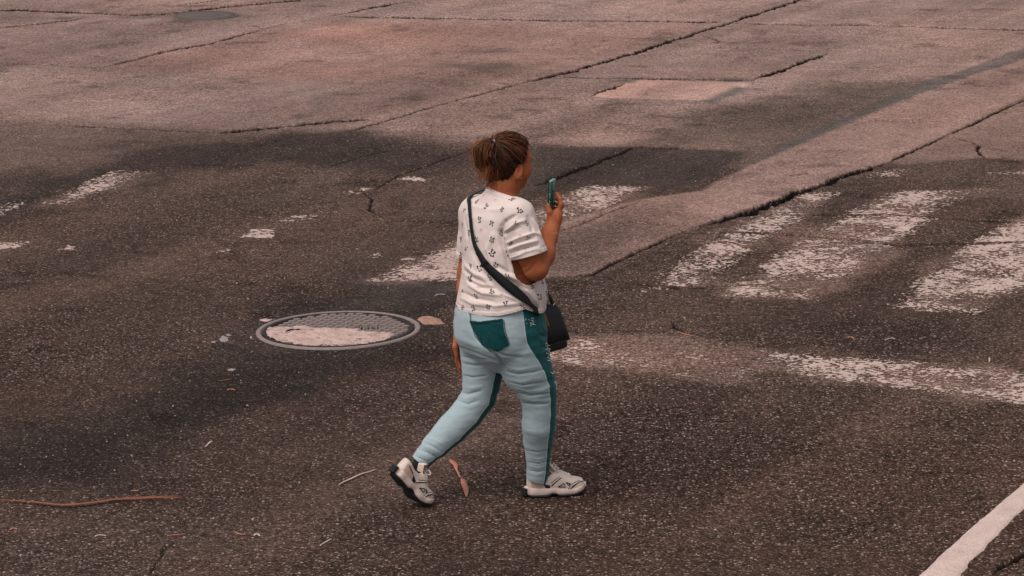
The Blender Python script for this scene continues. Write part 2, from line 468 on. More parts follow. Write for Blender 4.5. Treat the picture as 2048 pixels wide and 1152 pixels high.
# ---- cracks and joints: (photo polyline, half width m, depth m)
CR = [
 ([(-60, 17), (100, 21), (275, 29), (350, 25), (430, 15), (620, -3)], .030, .05),
 ([(-60, 62), (0, 54), (80, 46), (165, 36)], .018, .035),
 ([(165, 36), (300, 33), (350, 25)], .010, .02),
 ([(350, 11), (430, 0), (470, -8)], .014, .03),
 ([(500, 20), (600, 19), (670, 21)], .010, .02),
 ([(668, 31), (850, 36), (1024, 39), (1250, 41), (1445, 44)], .026, .045),
 ([(1445, 46), (1560, 49), (1760, 53), (2060, 60)], .020, .035),
 ([(668, 31), (740, 15), (810, 2)], .020, .03),
 ([(215, 133), (330, 103), (420, 87), (520, 60)], .018, .035),
 ([(520, 60), (560, 50), (640, 38)], .008, .02),
 ([(-60, 125), (100, 130), (190, 136), (215, 133)], .009, .02),
 ([(140, 45), (400, 50), (510, 52), (530, 58)], .007, .015),
 ([(1620, -8), (1590, 2), (1470, 42), (1390, 66), (1310, 92), (1200, 125), (1110, 150), (1050, 165)], .022, .04),
 ([(1050, 165), (970, 185), (900, 203), (800, 233), (700, 262)], .011, .02),
 ([(120, 251), (280, 258), (380, 264), (440, 268)], .012, .02),
 ([(440, 268), (520, 258), (640, 245), (760, 237)], .020, .035),
 ([(300, 137), (560, 143), (840, 148), (1024, 152), (1110, 154)], .006, .015),
 ([(1110, 154), (1240, 156), (1350, 156), (1510, 160)], .016, .03),
 ([(1510, 160), (1640, 162), (1830, 166)], .009, .02),
 ([(1510, 157), (1560, 142), (1600, 126), (1655, 107)], .022, .035),
 ([(1310, 92), (1400, 93), (1530, 97), (1655, 104)], .008, .018),
 ([(1395, 68), (1430, 78), (1440, 82), (1428, 87)], .010, .02),
 ([(1178, 193), (1225, 176), (1250, 166)], .014, .02),
 ([(1440, 207), (1480, 216), (1510, 222)], .012, .02),
 ([(1585, 236), (1620, 242), (1660, 245)], .008, .015),
 ([(1700, 239), (1780, 242), (1880, 246)], .007, .015),
 ([(1800, 168), (1920, 165), (2060, 170)], .007, .015),
 ([(1700, 95), (1900, 92), (2060, 90)], .007, .015),
 ([(1060, 290), (1180, 291), (1270, 293), (1400, 297)], .014, .025),
 ([(1270, 293), (1235, 310), (1200, 324), (1150, 342), (1095, 362), (1066, 372)], .016, .03),
 ([(1570, 298), (1600, 300), (1618, 303)], .010, .02),
 ([(2060, 196), (1990, 226), (1930, 255), (1890, 272)], .010, .02),
 ([(1890, 272), (1840, 296), (1780, 325)], .012, .02),
 ([(1780, 325), (1735, 338), (1680, 353), (1625, 375), (1590, 386), (1540, 408), (1490, 428), (1440, 440), (1398, 452)], .026, .05),
 ([(1398, 452), (1360, 450), (1315, 446)], .010, .02),
 ([(1370, 462), (1330, 478), (1240, 520), (1180, 549), (1105, 556)], .009, .02),
 ([(1890, 272), (1925, 280), (1958, 291), (1955, 300), (1970, 318)], .014, .025),
 ([(1900, 317), (1960, 318), (2060, 317)], .010, .02),
 ([(1480, 440), (1540, 431), (1650, 430), (1780, 431), (1920, 441), (2060, 448)], .008, .018),
 ([(1360, 468), (1480, 466), (1600, 471), (1700, 480), (1800, 491), (1900, 489), (2060, 484)], .009, .02),
 ([(1180, 549), (1280, 570), (1370, 577), (1450, 573), (1530, 572), (1620, 592)], .007, .015),
 ([(1420, 565), (1530, 560), (1640, 545)], .005, .012),
 ([(1340, 640), (1352, 655), (1370, 664)], .011, .02),
 ([(460, 413), (500, 424), (560, 433)], .006, .014),
 ([(685, 442), (760, 440), (840, 443), (890, 446), (915, 440)], .007, .015),
 ([(770, 438), (738, 420), (745, 398), (726, 385), (680, 380)], .007, .015),
 ([(745, 382), (800, 352), (870, 325), (940, 300)], .006, .014),
 ([(660, 334), (720, 315), (770, 303)], .005, .012),
 ([(640, 375), (720, 366), (800, 358)], .004, .01),
 ([(300, 1150), (318, 1120), (325, 1100), (350, 1085)], .007, .012),
 ([(560, 1040), (620, 1038), (690, 1042)], .004, .01),
 ([(255, 1050), (280, 1040), (330, 1038)], .004, .01),
 ([(1985, 1148), (2010, 1128), (2040, 1112), (2080, 1095)], .014, .03),
 ([(400, 175), (470, 172), (540, 165)], .005, .012),
 ([(1180, 440), (1290, 445), (1390, 452)], .006, .014),
 ([(1100, 470), (1180, 440), (1280, 400)], .006, .012),
]
FC = CS / RF
FNX, FNY = NX * RF, NY * RF
depth = np.zeros((FNY + 1, FNX + 1), dtype=np.float32)
crng = np.random.default_rng(3)
near_c = np.zeros((NY, NX), dtype=bool)
for pts, hw, dp in CR:
    P = gpts(pts)
    # subdivide with a fractal wander
    Q = [P[0]]
    for a, b in zip(P[:-1], P[1:]):
        L = np.hypot(*(b - a)); n = max(2, int(L / .05)); nrm = np.array([-(b - a)[1], (b - a)[0]]) / (L + 1e-9)
        w1 = 0
        for i in range(1, n + 1):
            t = i / n
            w1 = w1 * .75 + crng.normal() * min(.006, hw * .4)
            Q.append(a + (b - a) * t + nrm * w1 * (1 if i < n else .2))
    hwv = .5
    for i, (a, b) in enumerate(zip(Q[:-1], Q[1:])):
        hwv = np.clip(hwv * .7 + .3 * crng.uniform(.3, 1.9), .45, 1.6)
        endf = min(1, .35 + .25 * i, .35 + .25 * (len(Q) - 2 - i))
        ang = abs((b - a)[0]) / (np.hypot(*(b - a)) + 1e-9)
        h = max(.0055 + .0045 * ang, (hw * .92 + .004) * (.95 + 1.3 * ang) * hwv * endf)
        R = h + .012
        ix0, ix1 = int((min(a[0], b[0]) - R - X0) / FC), int((max(a[0], b[0]) + R - X0) / FC) + 2
        iy0, iy1 = int((min(a[1], b[1]) - R - Y0) / FC), int((max(a[1], b[1]) + R - Y0) / FC) + 2
        ix0, iy0 = max(ix0, RF), max(iy0, RF); ix1, iy1 = min(ix1, FNX - RF), min(iy1, FNY - RF)
        if ix1 <= ix0 or iy1 <= iy0: continue
        xx = X0 + np.arange(ix0, ix1) * FC; yy = Y0 + np.arange(iy0, iy1) * FC
        xx, yy = np.meshgrid(xx, yy)
        e = b - a
        t = np.clip(((xx - a[0]) * e[0] + (yy - a[1]) * e[1]) / (e @ e + 1e-12), 0, 1)
        d = np.hypot(xx - a[0] - t * e[0], yy - a[1] - t * e[1])
        d = d + (vnoise(xx, yy, 60, 3) - .5) * h * .9 + (vnoise(xx, yy, 14, 5) - .5) * h * .6
        pr = dp * (1 - sstep(h * .45, h * 1.1, d))
        depth[iy0:iy1, ix0:ix1] = np.maximum(depth[iy0:iy1, ix0:ix1], pr)
# settle: no groove under the cover
fy_, fx_ = np.ogrid[0:FNY + 1, 0:FNX + 1]
dmask = depth[:-1, :-1].reshape(NY, RF, NX, RF).max(axis=(1, 3))
near_c = dmask > 0.0015
nb = near_c.copy(); nb[1:] |= near_c[:-1]; nb[:-1] |= near_c[1:]; nb2 = nb.copy(); nb2[:, 1:] |= nb[:, :-1]; nb2[:, :-1] |= nb[:, 1:]
near_c = nb2

cxm = (gx[:-1] + gx[1:]) / 2; cym = (gy[:-1] + gy[1:]) / 2
CX, CY = np.meshgrid(cxm, cym)
hole = np.hypot(CX - MAN_C[0], CY - MAN_C[1]) < MAN_R - .022
near_c &= ~hole

# which slab or patch each cell belongs to
part = np.zeros((NY, NX), dtype=np.int8)
SLABS = [
 ("concrete_slab", [(-900, -200), (620, -200), (620, -3), (430, 15), (350, 25), (275, 29), (-60, 17), (-900, -10)]),
 ("concrete_slab", [(-900, 190), (-60, 125), (190, 136), (330, 103), (420, 87), (520, 60), (640, 38), (668, 31), (350, 26), (165, 36), (-60, 62), (-900, 150)]),
 ("concrete_slab", [(215, 133), (330, 103), (420, 87), (520, 60), (640, 38), (668, 31), (1024, 39), (1455, 45), (1310, 92), (1110, 150), (900, 203), (700, 264), (640, 245), (440, 268), (120, 251), (-60, 245), (-60, 125), (190, 136)]),
 ("concrete_slab", [(668, 31), (810, 2), (900, -100), (1650, -100), (1590, 2), (1455, 45), (1024, 39)]),
 ("concrete_slab", [(1455, 45), (1590, 2), (1700, -100), (3000, -100), (3000, 80), (2060, 60), (1560, 49)]),
 ("concrete_slab", [(1455, 45), (1560, 49), (2060, 60), (2300, 65), (2300, 10), (1900, 155), (1830, 166), (1510, 160), (1110, 154), (1110, 150), (1310, 92)]),
 ("repair_strip", [(2300, 20), (1900, 160), (1845, 180), (1500, 328), (1400, 380), (1280, 398), (1180, 440), (1100, 556), (1180, 549), (1240, 520), (1398, 452), (1590, 386), (1780, 325), (1890, 272), (2300, 75)]),
 ("repair_patch", [(1176, 193), (1222, 176), (1275, 158), (1500, 164), (1490, 180), (1420, 199), (1300, 197)]),
 ("asphalt_patch", [(1060, 291), (1270, 293), (1500, 302), (1490, 318), (1330, 385), (1270, 396), (1120, 382), (1040, 400)]),
]
SL_LAB = {7: "small pink concrete patch with grey rims", 6: "pale grey-pink strip ending in the broad crack", 8: "dark smooth asphalt patch cut by a forked crack"}
for k, (nme, pts) in enumerate(SLABS):
    part[(poly_sd(CX, CY, gpts(pts)) < 0) & (part == 0)] = k + 1

tone_f = tone.reshape(-1, 3); grit_f = grit.ravel(); VZf = VZ.ravel()
def build_ground(pid, name, parent):
    sel = (part == pid) & ~hole
    J, I = np.nonzero(sel & ~near_c)
    base = J * (NX + 1) + I
    quads = np.stack([base, base + 1, base + NX + 2, base + NX + 1], 1)
    used, inv = np.unique(quads.ravel(), return_inverse=True)
    V = np.stack([VX.ravel()[used], VY.ravel()[used], VZf[used]], 1)
    F = inv.reshape(-1, 4)
    T, Gt, D = tone_f[used], grit_f[used], np.zeros(len(used))
    J, I = np.nonzero(sel & near_c)
    if len(J):
        k = np.arange(RF)
        fj = (J[:, None, None] * RF + k[None, :, None]); fi = (I[:, None, None] * RF + k[None, None, :])
        fj, fi = np.broadcast_arrays(fj, fi)
        b = (fj.astype(np.int64) * (FNX + 1) + fi).ravel()
        q = np.stack([b, b + 1, b + FNX + 2, b + FNX + 1], 1)
        us, iv = np.unique(q.ravel(), return_inverse=True)
        jj, ii = us // (FNX + 1), us % (FNX + 1)
        x = X0 + ii * FC; y = Y0 + jj * FC
        dd = depth[jj, ii]
        z = zat(x, y) - dd
        # colour by bilinear lookup
        u, v = ii / RF, jj / RF
        i0 = np.minimum(u.astype(int), NX - 1); j0 = np.minimum(v.astype(int), NY - 1); u = (u - i0)[:, None]; v = (v - j0)[:, None]
        t4 = (tone[j0, i0] * (1 - u) + tone[j0, i0 + 1] * u) * (1 - v) + (tone[j0 + 1, i0] * (1 - u) + tone[j0 + 1, i0 + 1] * u) * v
        off = len(V)
        V = np.concatenate([V, np.stack([x, y, z], 1)]); F = np.concatenate([F, iv.reshape(-1, 4) + off])
        T = np.concatenate([T, t4]); Gt = np.concatenate([Gt, grit[j0, i0] * (1 - sstep(.002, .01, dd))]); D = np.concatenate([D, sstep(.004, .016, dd)])
    if pid == 0:
        # the sheet runs on to the horizon in all directions
        jj = np.concatenate([np.zeros(NX, int), np.arange(NY), np.full(NX, NY), np.arange(NY, 0, -1)])
        ii = np.concatenate([np.arange(NX), np.full(NY, NX), np.arange(NX, 0, -1), np.zeros(NY, int)])
        P = np.stack([VX[jj, ii], VY[jj, ii]], 1); c0 = np.array([(X0 + X1) / 2, (Y0 + Y1) / 2])
        Tb = tone[jj, ii]; Gb = grit[jj, ii]; n = len(P)
        def blur(A, w):
            k = np.ones(2 * w + 1) / (2 * w + 1); pad = np.concatenate([A[-w:], A, A[:w]])
            return np.stack([np.convolve(pad[:, q], k, 'valid') for q in range(A.shape[1])], 1)
        T1, T2 = blur(Tb, 60), blur(Tb, 200)
        off = len(V)
        for sc_ in (1.0, 1.35, 2.2, 90.0): V = np.concatenate([V, np.column_stack([c0 + (P - c0) * sc_, np.zeros(n)])])
        k = np.arange(n); k2 = (k + 1) % n
        for r in range(3): F = np.concatenate([F, np.stack([off + r * n + k, off + (r + 1) * n + k, off + (r + 1) * n + k2, off + r * n + k2], 1)])
        T = np.concatenate([T, Tb, T1, T2, T2]); Gt = np.concatenate([Gt, np.tile(Gb, 4)]); D = np.concatenate([D, np.zeros(4 * n)])
    me = mesh_np(name, V, F, smooth=True)
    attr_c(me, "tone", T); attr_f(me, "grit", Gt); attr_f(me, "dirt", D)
    return link(name, me, M_ASPHALT, parent)

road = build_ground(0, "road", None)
road['kind'] = 'structure'; road['label'] = "worn dark asphalt road surface with cracks, joints and faded markings"
for k, (nme, pts) in enumerate(SLABS):
    o = build_ground(k + 1, nme, road)
    if k in SL_LAB: o['label'] = SL_LAB[k]

# ---- worn road paint: a thin film, gone where traffic rubbed it off
def paint(name, pts, keep, label, mat=M_PAINT, cs=.0055, soft=.09, scale=9, seed=1, lift=.0022, stripe=None):
    P = gpts(pts)
    x0, y0 = P.min(0) - .05; x1, y1 = P.max(0) + .05
    nx, ny = int((x1 - x0) / cs) + 1, int((y1 - y0) / (cs * 1.3)) + 1
    xs = x0 + np.arange(nx + 1) * cs; ys = y0 + np.arange(ny + 1) * cs * 1.3
    xx, yy = np.meshgrid((xs[:-1] + xs[1:]) / 2, (ys[:-1] + ys[1:]) / 2)
    sd = poly_sd(xx, yy, P)
    n = fbm(xx, yy, scale, 4, seed, .6) * .55 + (vnoise(xx, yy, 60, seed + 5) - .5) * .66 + (vnoise(xx, yy, 120, seed + 8) - .5) * .40 + .225
    big = fbm(xx, yy, 2.2, 2, seed + 3)
    lo = .55 + (.5 - keep) * .5 + (fbm(xx, yy, 4.5, 3, seed + 40) - .5) * .35
    val = n + (big - .5) * .55 - lo + np.clip(-sd / soft, -1, 1) * .22 - .235
    ok = (val > 0) & (sd < soft * .3)
    # broken where a crack runs
    fi = np.clip(((xx - X0) / FC).astype(int), 0, FNX); fj = np.clip(((yy - Y0) / FC).astype(int), 0, FNY)
    ok &= depth[fj, fi] < .003
    J, I = np.nonzero(ok)
    if len(J) == 0: return None
    b = J * (nx + 1) + I
    q = np.stack([b, b + 1, b + nx + 2, b + nx + 1], 1)
    us, iv = np.unique(q.ravel(), return_inverse=True)
    x = xs[us % (nx + 1)]; y = ys[us // (nx + 1)]
    x = x + (vnoise(x, y, 130, 7) - .5) * cs * .9; y = y + (vnoise(x, y, 130, 9) - .5) * cs * 1.1
    V = np.stack([x, y, zat(x, y) + lift], 1)
    me = mesh_np(name, V, iv.reshape(-1, 4))
    o = link(name, me, mat)
    o['kind'] = 'structure'; o['label'] = label
    return o

GP = "faded zebra crossing stripes"
def stripe(pts, keep, label, **kw):
    o = paint("crosswalk_stripe", pts, keep, label, **kw)
    if o: o['group'] = GP
stripe([(1265, 587), (1340, 540), (1440, 470), (1570, 392), (1680, 383), (1540, 478), (1400, 574)], .47, "short worn white stripe starting at the broad crack", seed=21)
stripe([(1450, 592), (1530, 530), (1640, 455), (1790, 383), (1955, 380), (1790, 492), (1630, 604)], .52, "middle faded white crossing stripe between two others", seed=22)
stripe([(1775, 617), (1850, 555), (1960, 480), (2060, 430), (2300, 420), (2060, 560), (1960, 630)], .56, "brightest worn white crossing stripe running out of the picture at right", seed=23)
stripe([(745, 563), (860, 510), (1010, 440), (1180, 371), (1295, 374), (1090, 465), (905, 562)], .60, "worn pinkish stripe behind the walking person", seed=24)
stripe([(742, 564), (800, 538), (850, 515), (930, 492), (935, 558), (905, 563)], .64, "pinkish worn end of the stripe left of the person at elbow height", seed=33)
stripe([(85, 412), (175, 368), (230, 345), (345, 338), (260, 370), (130, 410)], .5, "narrow faded pinkish stripe at the left", seed=25)
stripe([(-80, 460), (-10, 425), (45, 398), (60, 410), (10, 440), (-60, 475)], .42, "faint stripe remnant at the left border", seed=26)
stripe([(1700, 350), (1810, 340), (1800, 352), (1710, 358)], .5, "small pale paint smear above the stripes", seed=27)
stripe([(1960, 345), (2060, 342), (2060, 350), (1970, 352)], .4, "thin pale smear near the right border", seed=28)
paint("stop_line", [(1530, 703), (1700, 715), (2060, 745), (2400, 775), (2400, 850), (2060, 808), (1850, 785), (1700, 765), (1520, 735)], .70, "broad cracked white stop line across the right of the road", seed=31)
paint("stop_line", [(1080, 668), (1300, 678), (1540, 705), (1510, 765), (1300, 742), (1060, 722)], .14, "nearly rubbed out end of the stop line beside the person", seed=32)
for i, (pts, keep, lab) in enumerate([
   ([(482, 478), (500, 460), (548, 458), (545, 478)], .62, "small bright paint remnant near the left centre"),
   ([(556, 446), (575, 432), (638, 430), (640, 438)], .55, "thin paint remnant left of the fine cracks"),
   ([(680, 390), (700, 380), (745, 376), (735, 390)], .50, "faint paint remnant on the forked crack"),
   ([(430, 508), (455, 495), (470, 498), (455, 510)], .45, "tiny pale paint flake above the manhole"),
   ([(115, 503), (140, 491), (168, 490), (150, 503)], .58, "short pale paint flake at the left"),
   ([(-40, 500), (-10, 486), (60, 484), (50, 495), (0, 502)], .6, "bright paint flake at the left border"),
   ([(795, 361), (820, 354), (860, 360), (850, 366)], .55, "thin bright paint flake left of the head"),
   ([(735, 510), (765, 505), (770, 515), (740, 520)], .4, "faint paint flake near the elbow"),
   ([(796, 520), (826, 512), (830, 520), (805, 524)], .6, "small paint flake left of the shirt"),
   ([(480, 770), (440, 745), (470, 732), (500, 738)], .1, "grey splash on dark asphalt")]):
    o = paint("paint_remnant", pts, keep, lab, seed=50 + i, soft=.03, cs=.005)
    if o: o['group'] = "scraps of old road paint"
# solid edge line, thick paint on a low concrete edging
def edge_line():
    A = gpts([(1815, 1172), (2060, 955)]); 
    Lft = gpts([(1700, 1275), (1835, 1152), (1945, 1055), (2060, 955), (2300, 748)])
    Rgt = gpts([(1820, 1275), (1918, 1152), (1985, 1080), (2060, 1008), (2300, 785)])
    def dens(P, n=120):
        s = np.linspace(0, 1, len(P)); t = np.linspace(0, 1, n)
        return np.stack([np.interp(t, s, P[:, 0]), np.interp(t, s, P[:, 1])], 1)
    n = 160
    Lp, Rp = dens(Lft, n), dens(Rgt, n)
    e1 = (fbm(Lp[:, 0], Lp[:, 1], 9, 4, 3) - .5) * .02; e2 = (fbm(Rp[:, 0], Rp[:, 1], 7, 5, 6, .65) - .5) * .05
    d = (Rp - Lp) / np.linalg.norm(Rp - Lp, axis=1)[:, None]
    Lp = Lp + d * e1[:, None]; Rp = Rp + d * e2[:, None]
    us = [0, .04, .14, .18, .5, .8, .96, 1.0]; zs = [0, .003, .0035, .006, .0065, .006, .0045, -.002]
    V, F = [], []
    for i in range(n):
        for u, z in zip(us, zs):
            p = Lp[i] + (Rp[i] - Lp[i]) * u
            V.append((p[0], p[1], z + float(relief(np.array([p[0]]), np.array([p[1]]))[0]) + (float(vnoise(p[0], p[1], 18, 4)) - .5) * .002 * (z > .003)))
    k = len(us)
    for i in range(n - 1):
        for j in range(k - 1):
            F.append((i * k + j, i * k + j + 1, (i + 1) * k + j + 1, (i + 1) * k + j))
    o = link("edge_line", mesh_np("edge_line", V, F), M_EDGE)
    o['kind'] = 'structure'; o['label'] = "solid pinkish white edge line in the near right corner"
edge_line()

# ================================================================ MANHOLE
M_IRON = simple_mat("worn_iron", srgb(128, 111, 106), .6, .25, 30, .3, 150, spec=.4)
M_IRON_D = simple_mat("dark_iron", srgb(40, 33, 31), .8, .3, 25, .3)
M_LIDFAR = simple_mat("old_iron", srgb(88, 76, 71), .75, .35, 12, .5, 60)
M_MORTAR = simple_mat("dried_mortar", (.47, .325, .285), .95, .42, 16, .9, 110, spec=.1, dist=.006)
M_SAND = simple_mat("reddish_sand", (.34, .195, .15), .95, .55, 45, .8, 160, spec=.1, dist=.006)
M_SPLAT = simple_mat("grey_mortar", (.27, .235, .225), .9, .3, 60, .6, 120, spec=.1, dist=.005)

man = empty("manhole_cover", (MAN_C[0], MAN_C[1], 0.0))
tag(man, "round iron manhole cover with raised tread, half smeared with dried mortar", "manhole cover")
def lathe(prof, n=96, c=(0, 0)):
    V, F = [], []
    for r, z in prof:
        for k in range(n):
            a = 2 * math.pi * k / n
            V.append((c[0] + r * math.cos(a), c[1] + r * math.sin(a), z))
    m = len(prof)
    for i in range(m - 1):
        for k in range(n):
            F.append((i * n + k, i * n + (k + 1) % n, (i + 1) * n + (k + 1) % n, (i + 1) * n + k))
    return V, F
mc = MAN_C
V, F = lathe([(.431, -.06), (.431, .002), (.428, .004), (.410, .005), (.407, .003), (.406, -.03), (.388, -.03)], 128, mc)
link("frame", mesh_np("frame", V, [f[::-1] for f in F]), M_IRON, man)
V, F = lathe([(.396, -.04), (.396, .001), (.393, .004), (.379, .004), (.376, -.009), (.20, -.009), (.001, -.009)], 128, mc)
link("lid", mesh_np("lid", V, [f[::-1] for f in F]), M_IRON_D, man)
# raised tread: staggered flat lozenges
mb = MB()
dx, dy = .047, .0445
for j in range(-10, 11):
    for i in range(-10, 11):
        x = (i + .5 * (j % 2)) * dx; y = j * dy
        if math.hypot(x, y) > .374: continue
        if -.035 < y < .055 and .115 < x < .215: continue
        w, h = dx * .46, dy * .31
        o = [(-w, 0), (-w * .45, -h), (w * .45, -h), (w, 0), (w * .45, h), (-w * .45, h)]
        n0 = len(mb.V)
        for z, s_ in ((-.010, 1.08), (.004, .92)):
            for a, b in o: mb.V.append((mc[0] + x + a * s_, mc[1] + y + b * s_, z))
        for k in range(6): mb.F.append((n0 + k, n0 + (k + 1) % 6, n0 + 6 + (k + 1) % 6, n0 + 6 + k))
        mb.F.append(tuple(n0 + 6 + k for k in range(6)))
tr = link("tread", mb.mesh("tread", False), M_IRON, man); tr['kind'] = 'stuff'
# cast panel with worn illegible strokes
mb = MB()
px_, py_ = mc[0] + .165, mc[1] + .01
for x in (-.05, .05): mb.box((px_ + x, py_, .0), .005, .085, .009)
for y in (-.042, .042): mb.box((px_, py_ + y, .0), .105, .005, .009)
for x, y, w, h in ((-.032, 0, .007, .055), (-.02, .024, .02, .007), (-.02, 0, .016, .007), (.004, 0, .007, .055), (.012, -.024, .02, .007), (.034, .004, .007, .05), (.028, .024, .016, .007)):
    mb.box((px_ + x, py_ + y, -.0005), w, h, .007)
link("cast_panel", mb.mesh("cast_panel", False), M_IRON, man)
# dried mortar smeared over the near left part
n = 170
xs = np.linspace(-.39, .39, n); xx, yy = np.meshgrid(xs, xs)
nz = fbm(xx, yy, 7, 4, 3, .6) - .5
edge = gpts([(515, 668), (540, 655), (600, 653), (660, 655), (690, 655), (740, 664), (775, 668), (800, 672), (770, 684), (720, 694), (660, 695), (580, 690), (530, 682)]) - np.array(mc)
sd = poly_sd(xx, yy, edge) + nz * .22
hgt = .0012 + .0075 * (1 - np.exp(np.minimum(sd, 0) / .05)) + (fbm(xx, yy, 24, 4, 8, .65) - .5) * .024
ok = (sd[:-1, :-1] < 0) & (np.hypot(xx, yy)[:-1, :-1] < .381) & (hgt[:-1, :-1] > .0005)
# a hole in the crust
ok &= np.hypot((xx - (-.235)) / .045, (yy + .01 + (fbm(xx, yy, 20, 2, 4) - .5) * .05) / .022)[:-1, :-1] > 1
J, I = np.nonzero(ok); b = J * n + I
q = np.stack([b, b + 1, b + n + 1, b + n], 1); us, iv = np.unique(q.ravel(), return_inverse=True)
V = np.stack([xx.ravel()[us] + mc[0], yy.ravel()[us] + mc[1], hgt.ravel()[us]], 1)
sm = link("mortar_crust", mesh_np("mortar_crust", V, iv.reshape(-1, 4)), M_MORTAR, man)
man.rotation_euler = (0, -math.atan(MAN_TILT), 0)

# a second, dark cover far off
fcx, fcy = G(412, 31.5)
far_lid = empty("manhole_cover", (fcx, fcy, 0))
tag(far_lid, "dark distant manhole cover near the upper left, seen as a thin ellipse", "manhole cover")
fz = float(zat(fcx, fcy))
V, F = lathe([(.31, fz - .02), (.31, fz + .006), (.305, fz + .010), (.285, fz + .010), (.282, fz + .004)], 64, (fcx, fcy))
link("frame", mesh_np("frame", V, [f[::-1] for f in F]), M_LIDFAR, far_lid)
V, F = lathe([(.279, fz - .02), (.279, fz + .008), (.20, fz + .009), (.14, fz + .006), (.135, fz + .009), (.001, fz + .009)], 64, (fcx, fcy))
link("lid", mesh_np("lid", V, [f[::-1] for f in F]), M_LIDFAR, far_lid)

def heap(name, pts, h, mat, label, cat, seed, cs=.008, group=None, rough=.35):
    P = gpts(pts); c = P.mean(0)
    x0, y0 = P.min(0) - .05; x1, y1 = P.max(0) + .05
    nx, ny = max(3, int((x1 - x0) / cs)), max(3, int((y1 - y0) / cs))
    xs = np.linspace(x0, x1, nx); ys = np.linspace(y0, y1, ny); xx, yy = np.meshgrid(xs, ys)
    sc_ = min(.05, .18 * (x1 - x0))
    sd = poly_sd(xx, yy, P) + (fbm(xx, yy, .25 / sc_, 4, seed) - .5) * sc_ * 1.6
    hh = h * (1 - np.exp(np.minimum(sd, 0) / (sc_ * 1.2))) * (1 + (fbm(xx, yy, 45, 3, seed + 2, .7) - .5) * rough * 4) - .001
    hh = np.where(sd < 0, hh, -.002)
    ok = (sd[:-1, :-1] < cs) 
    J, I = np.nonzero(ok); b = J * nx + I
    q = np.stack([b, b + 1, b + nx + 1, b + nx], 1); us, iv = np.unique(q.ravel(), return_inverse=True)
    xg, yg = xx.ravel()[us], yy.ravel()[us]
    V = np.stack([xg, yg, zat(xg, yg) + hh.ravel()[us]], 1)
    V[:, :2] -= c
    o = link(name, mesh_np(name, V, iv.reshape(-1, 4)), mat)
    o.location = (c[0], c[1], 0)
    return tag(o, label, cat, group)
heap("sand_heap", [(838, 632), (862, 630), (885, 638), (893, 647), (870, 651), (846, 652), (832, 642)], .018, M_SAND, "low heap of reddish sand against the right rim of the manhole cover", "sand heap", 3)
GS = "grey mortar splats left of the manhole"
heap("mortar_splat", [(430, 675), (446, 670), (460, 672), (466, 680), (448, 684), (436, 682)], .008, M_SPLAT, "largest grey mortar splat left of the manhole cover", "mortar splat", 4, .005, GS)
heap("mortar_splat", [(449, 667), (458, 665), (464, 668), (456, 670)], .006, M_SPLAT, "tiny grey mortar splat just above the largest splat", "mortar splat", 5, .004, GS)
heap("mortar_splat", [(402, 681), (410, 679), (416, 682), (408, 684)], .006, M_SPLAT, "small pale mortar splat at the far left end of the splats", "mortar splat", 6, .004, GS)
heap("mortar_splat", [(421, 682), (430, 680), (432, 684), (424, 685)], .006, M_SPLAT, "small grey mortar splat between the largest and the leftmost splat", "mortar splat", 7, .004, GS)
heap("mortar_splat", [(452, 738), (462, 735), (476, 737), (466, 741), (455, 741)], .006, M_SPLAT, "flat grey mortar splat on the dark belt below the other splats", "mortar splat", 8, .004, GS)
heap("mortar_splat", [(498, 668), (504, 664), (506, 671), (500, 675)], .010, M_MORTAR, "pinkish mortar lump touching the left rim of the manhole cover", "mortar splat", 9, .004, GS)
heap("mortar_splat", [(516, 636), (530, 633), (548, 634), (530, 639)], .004, M_MORTAR, "thin pinkish mortar smear above the left rim of the manhole cover", "mortar splat", 10, .004, GS)

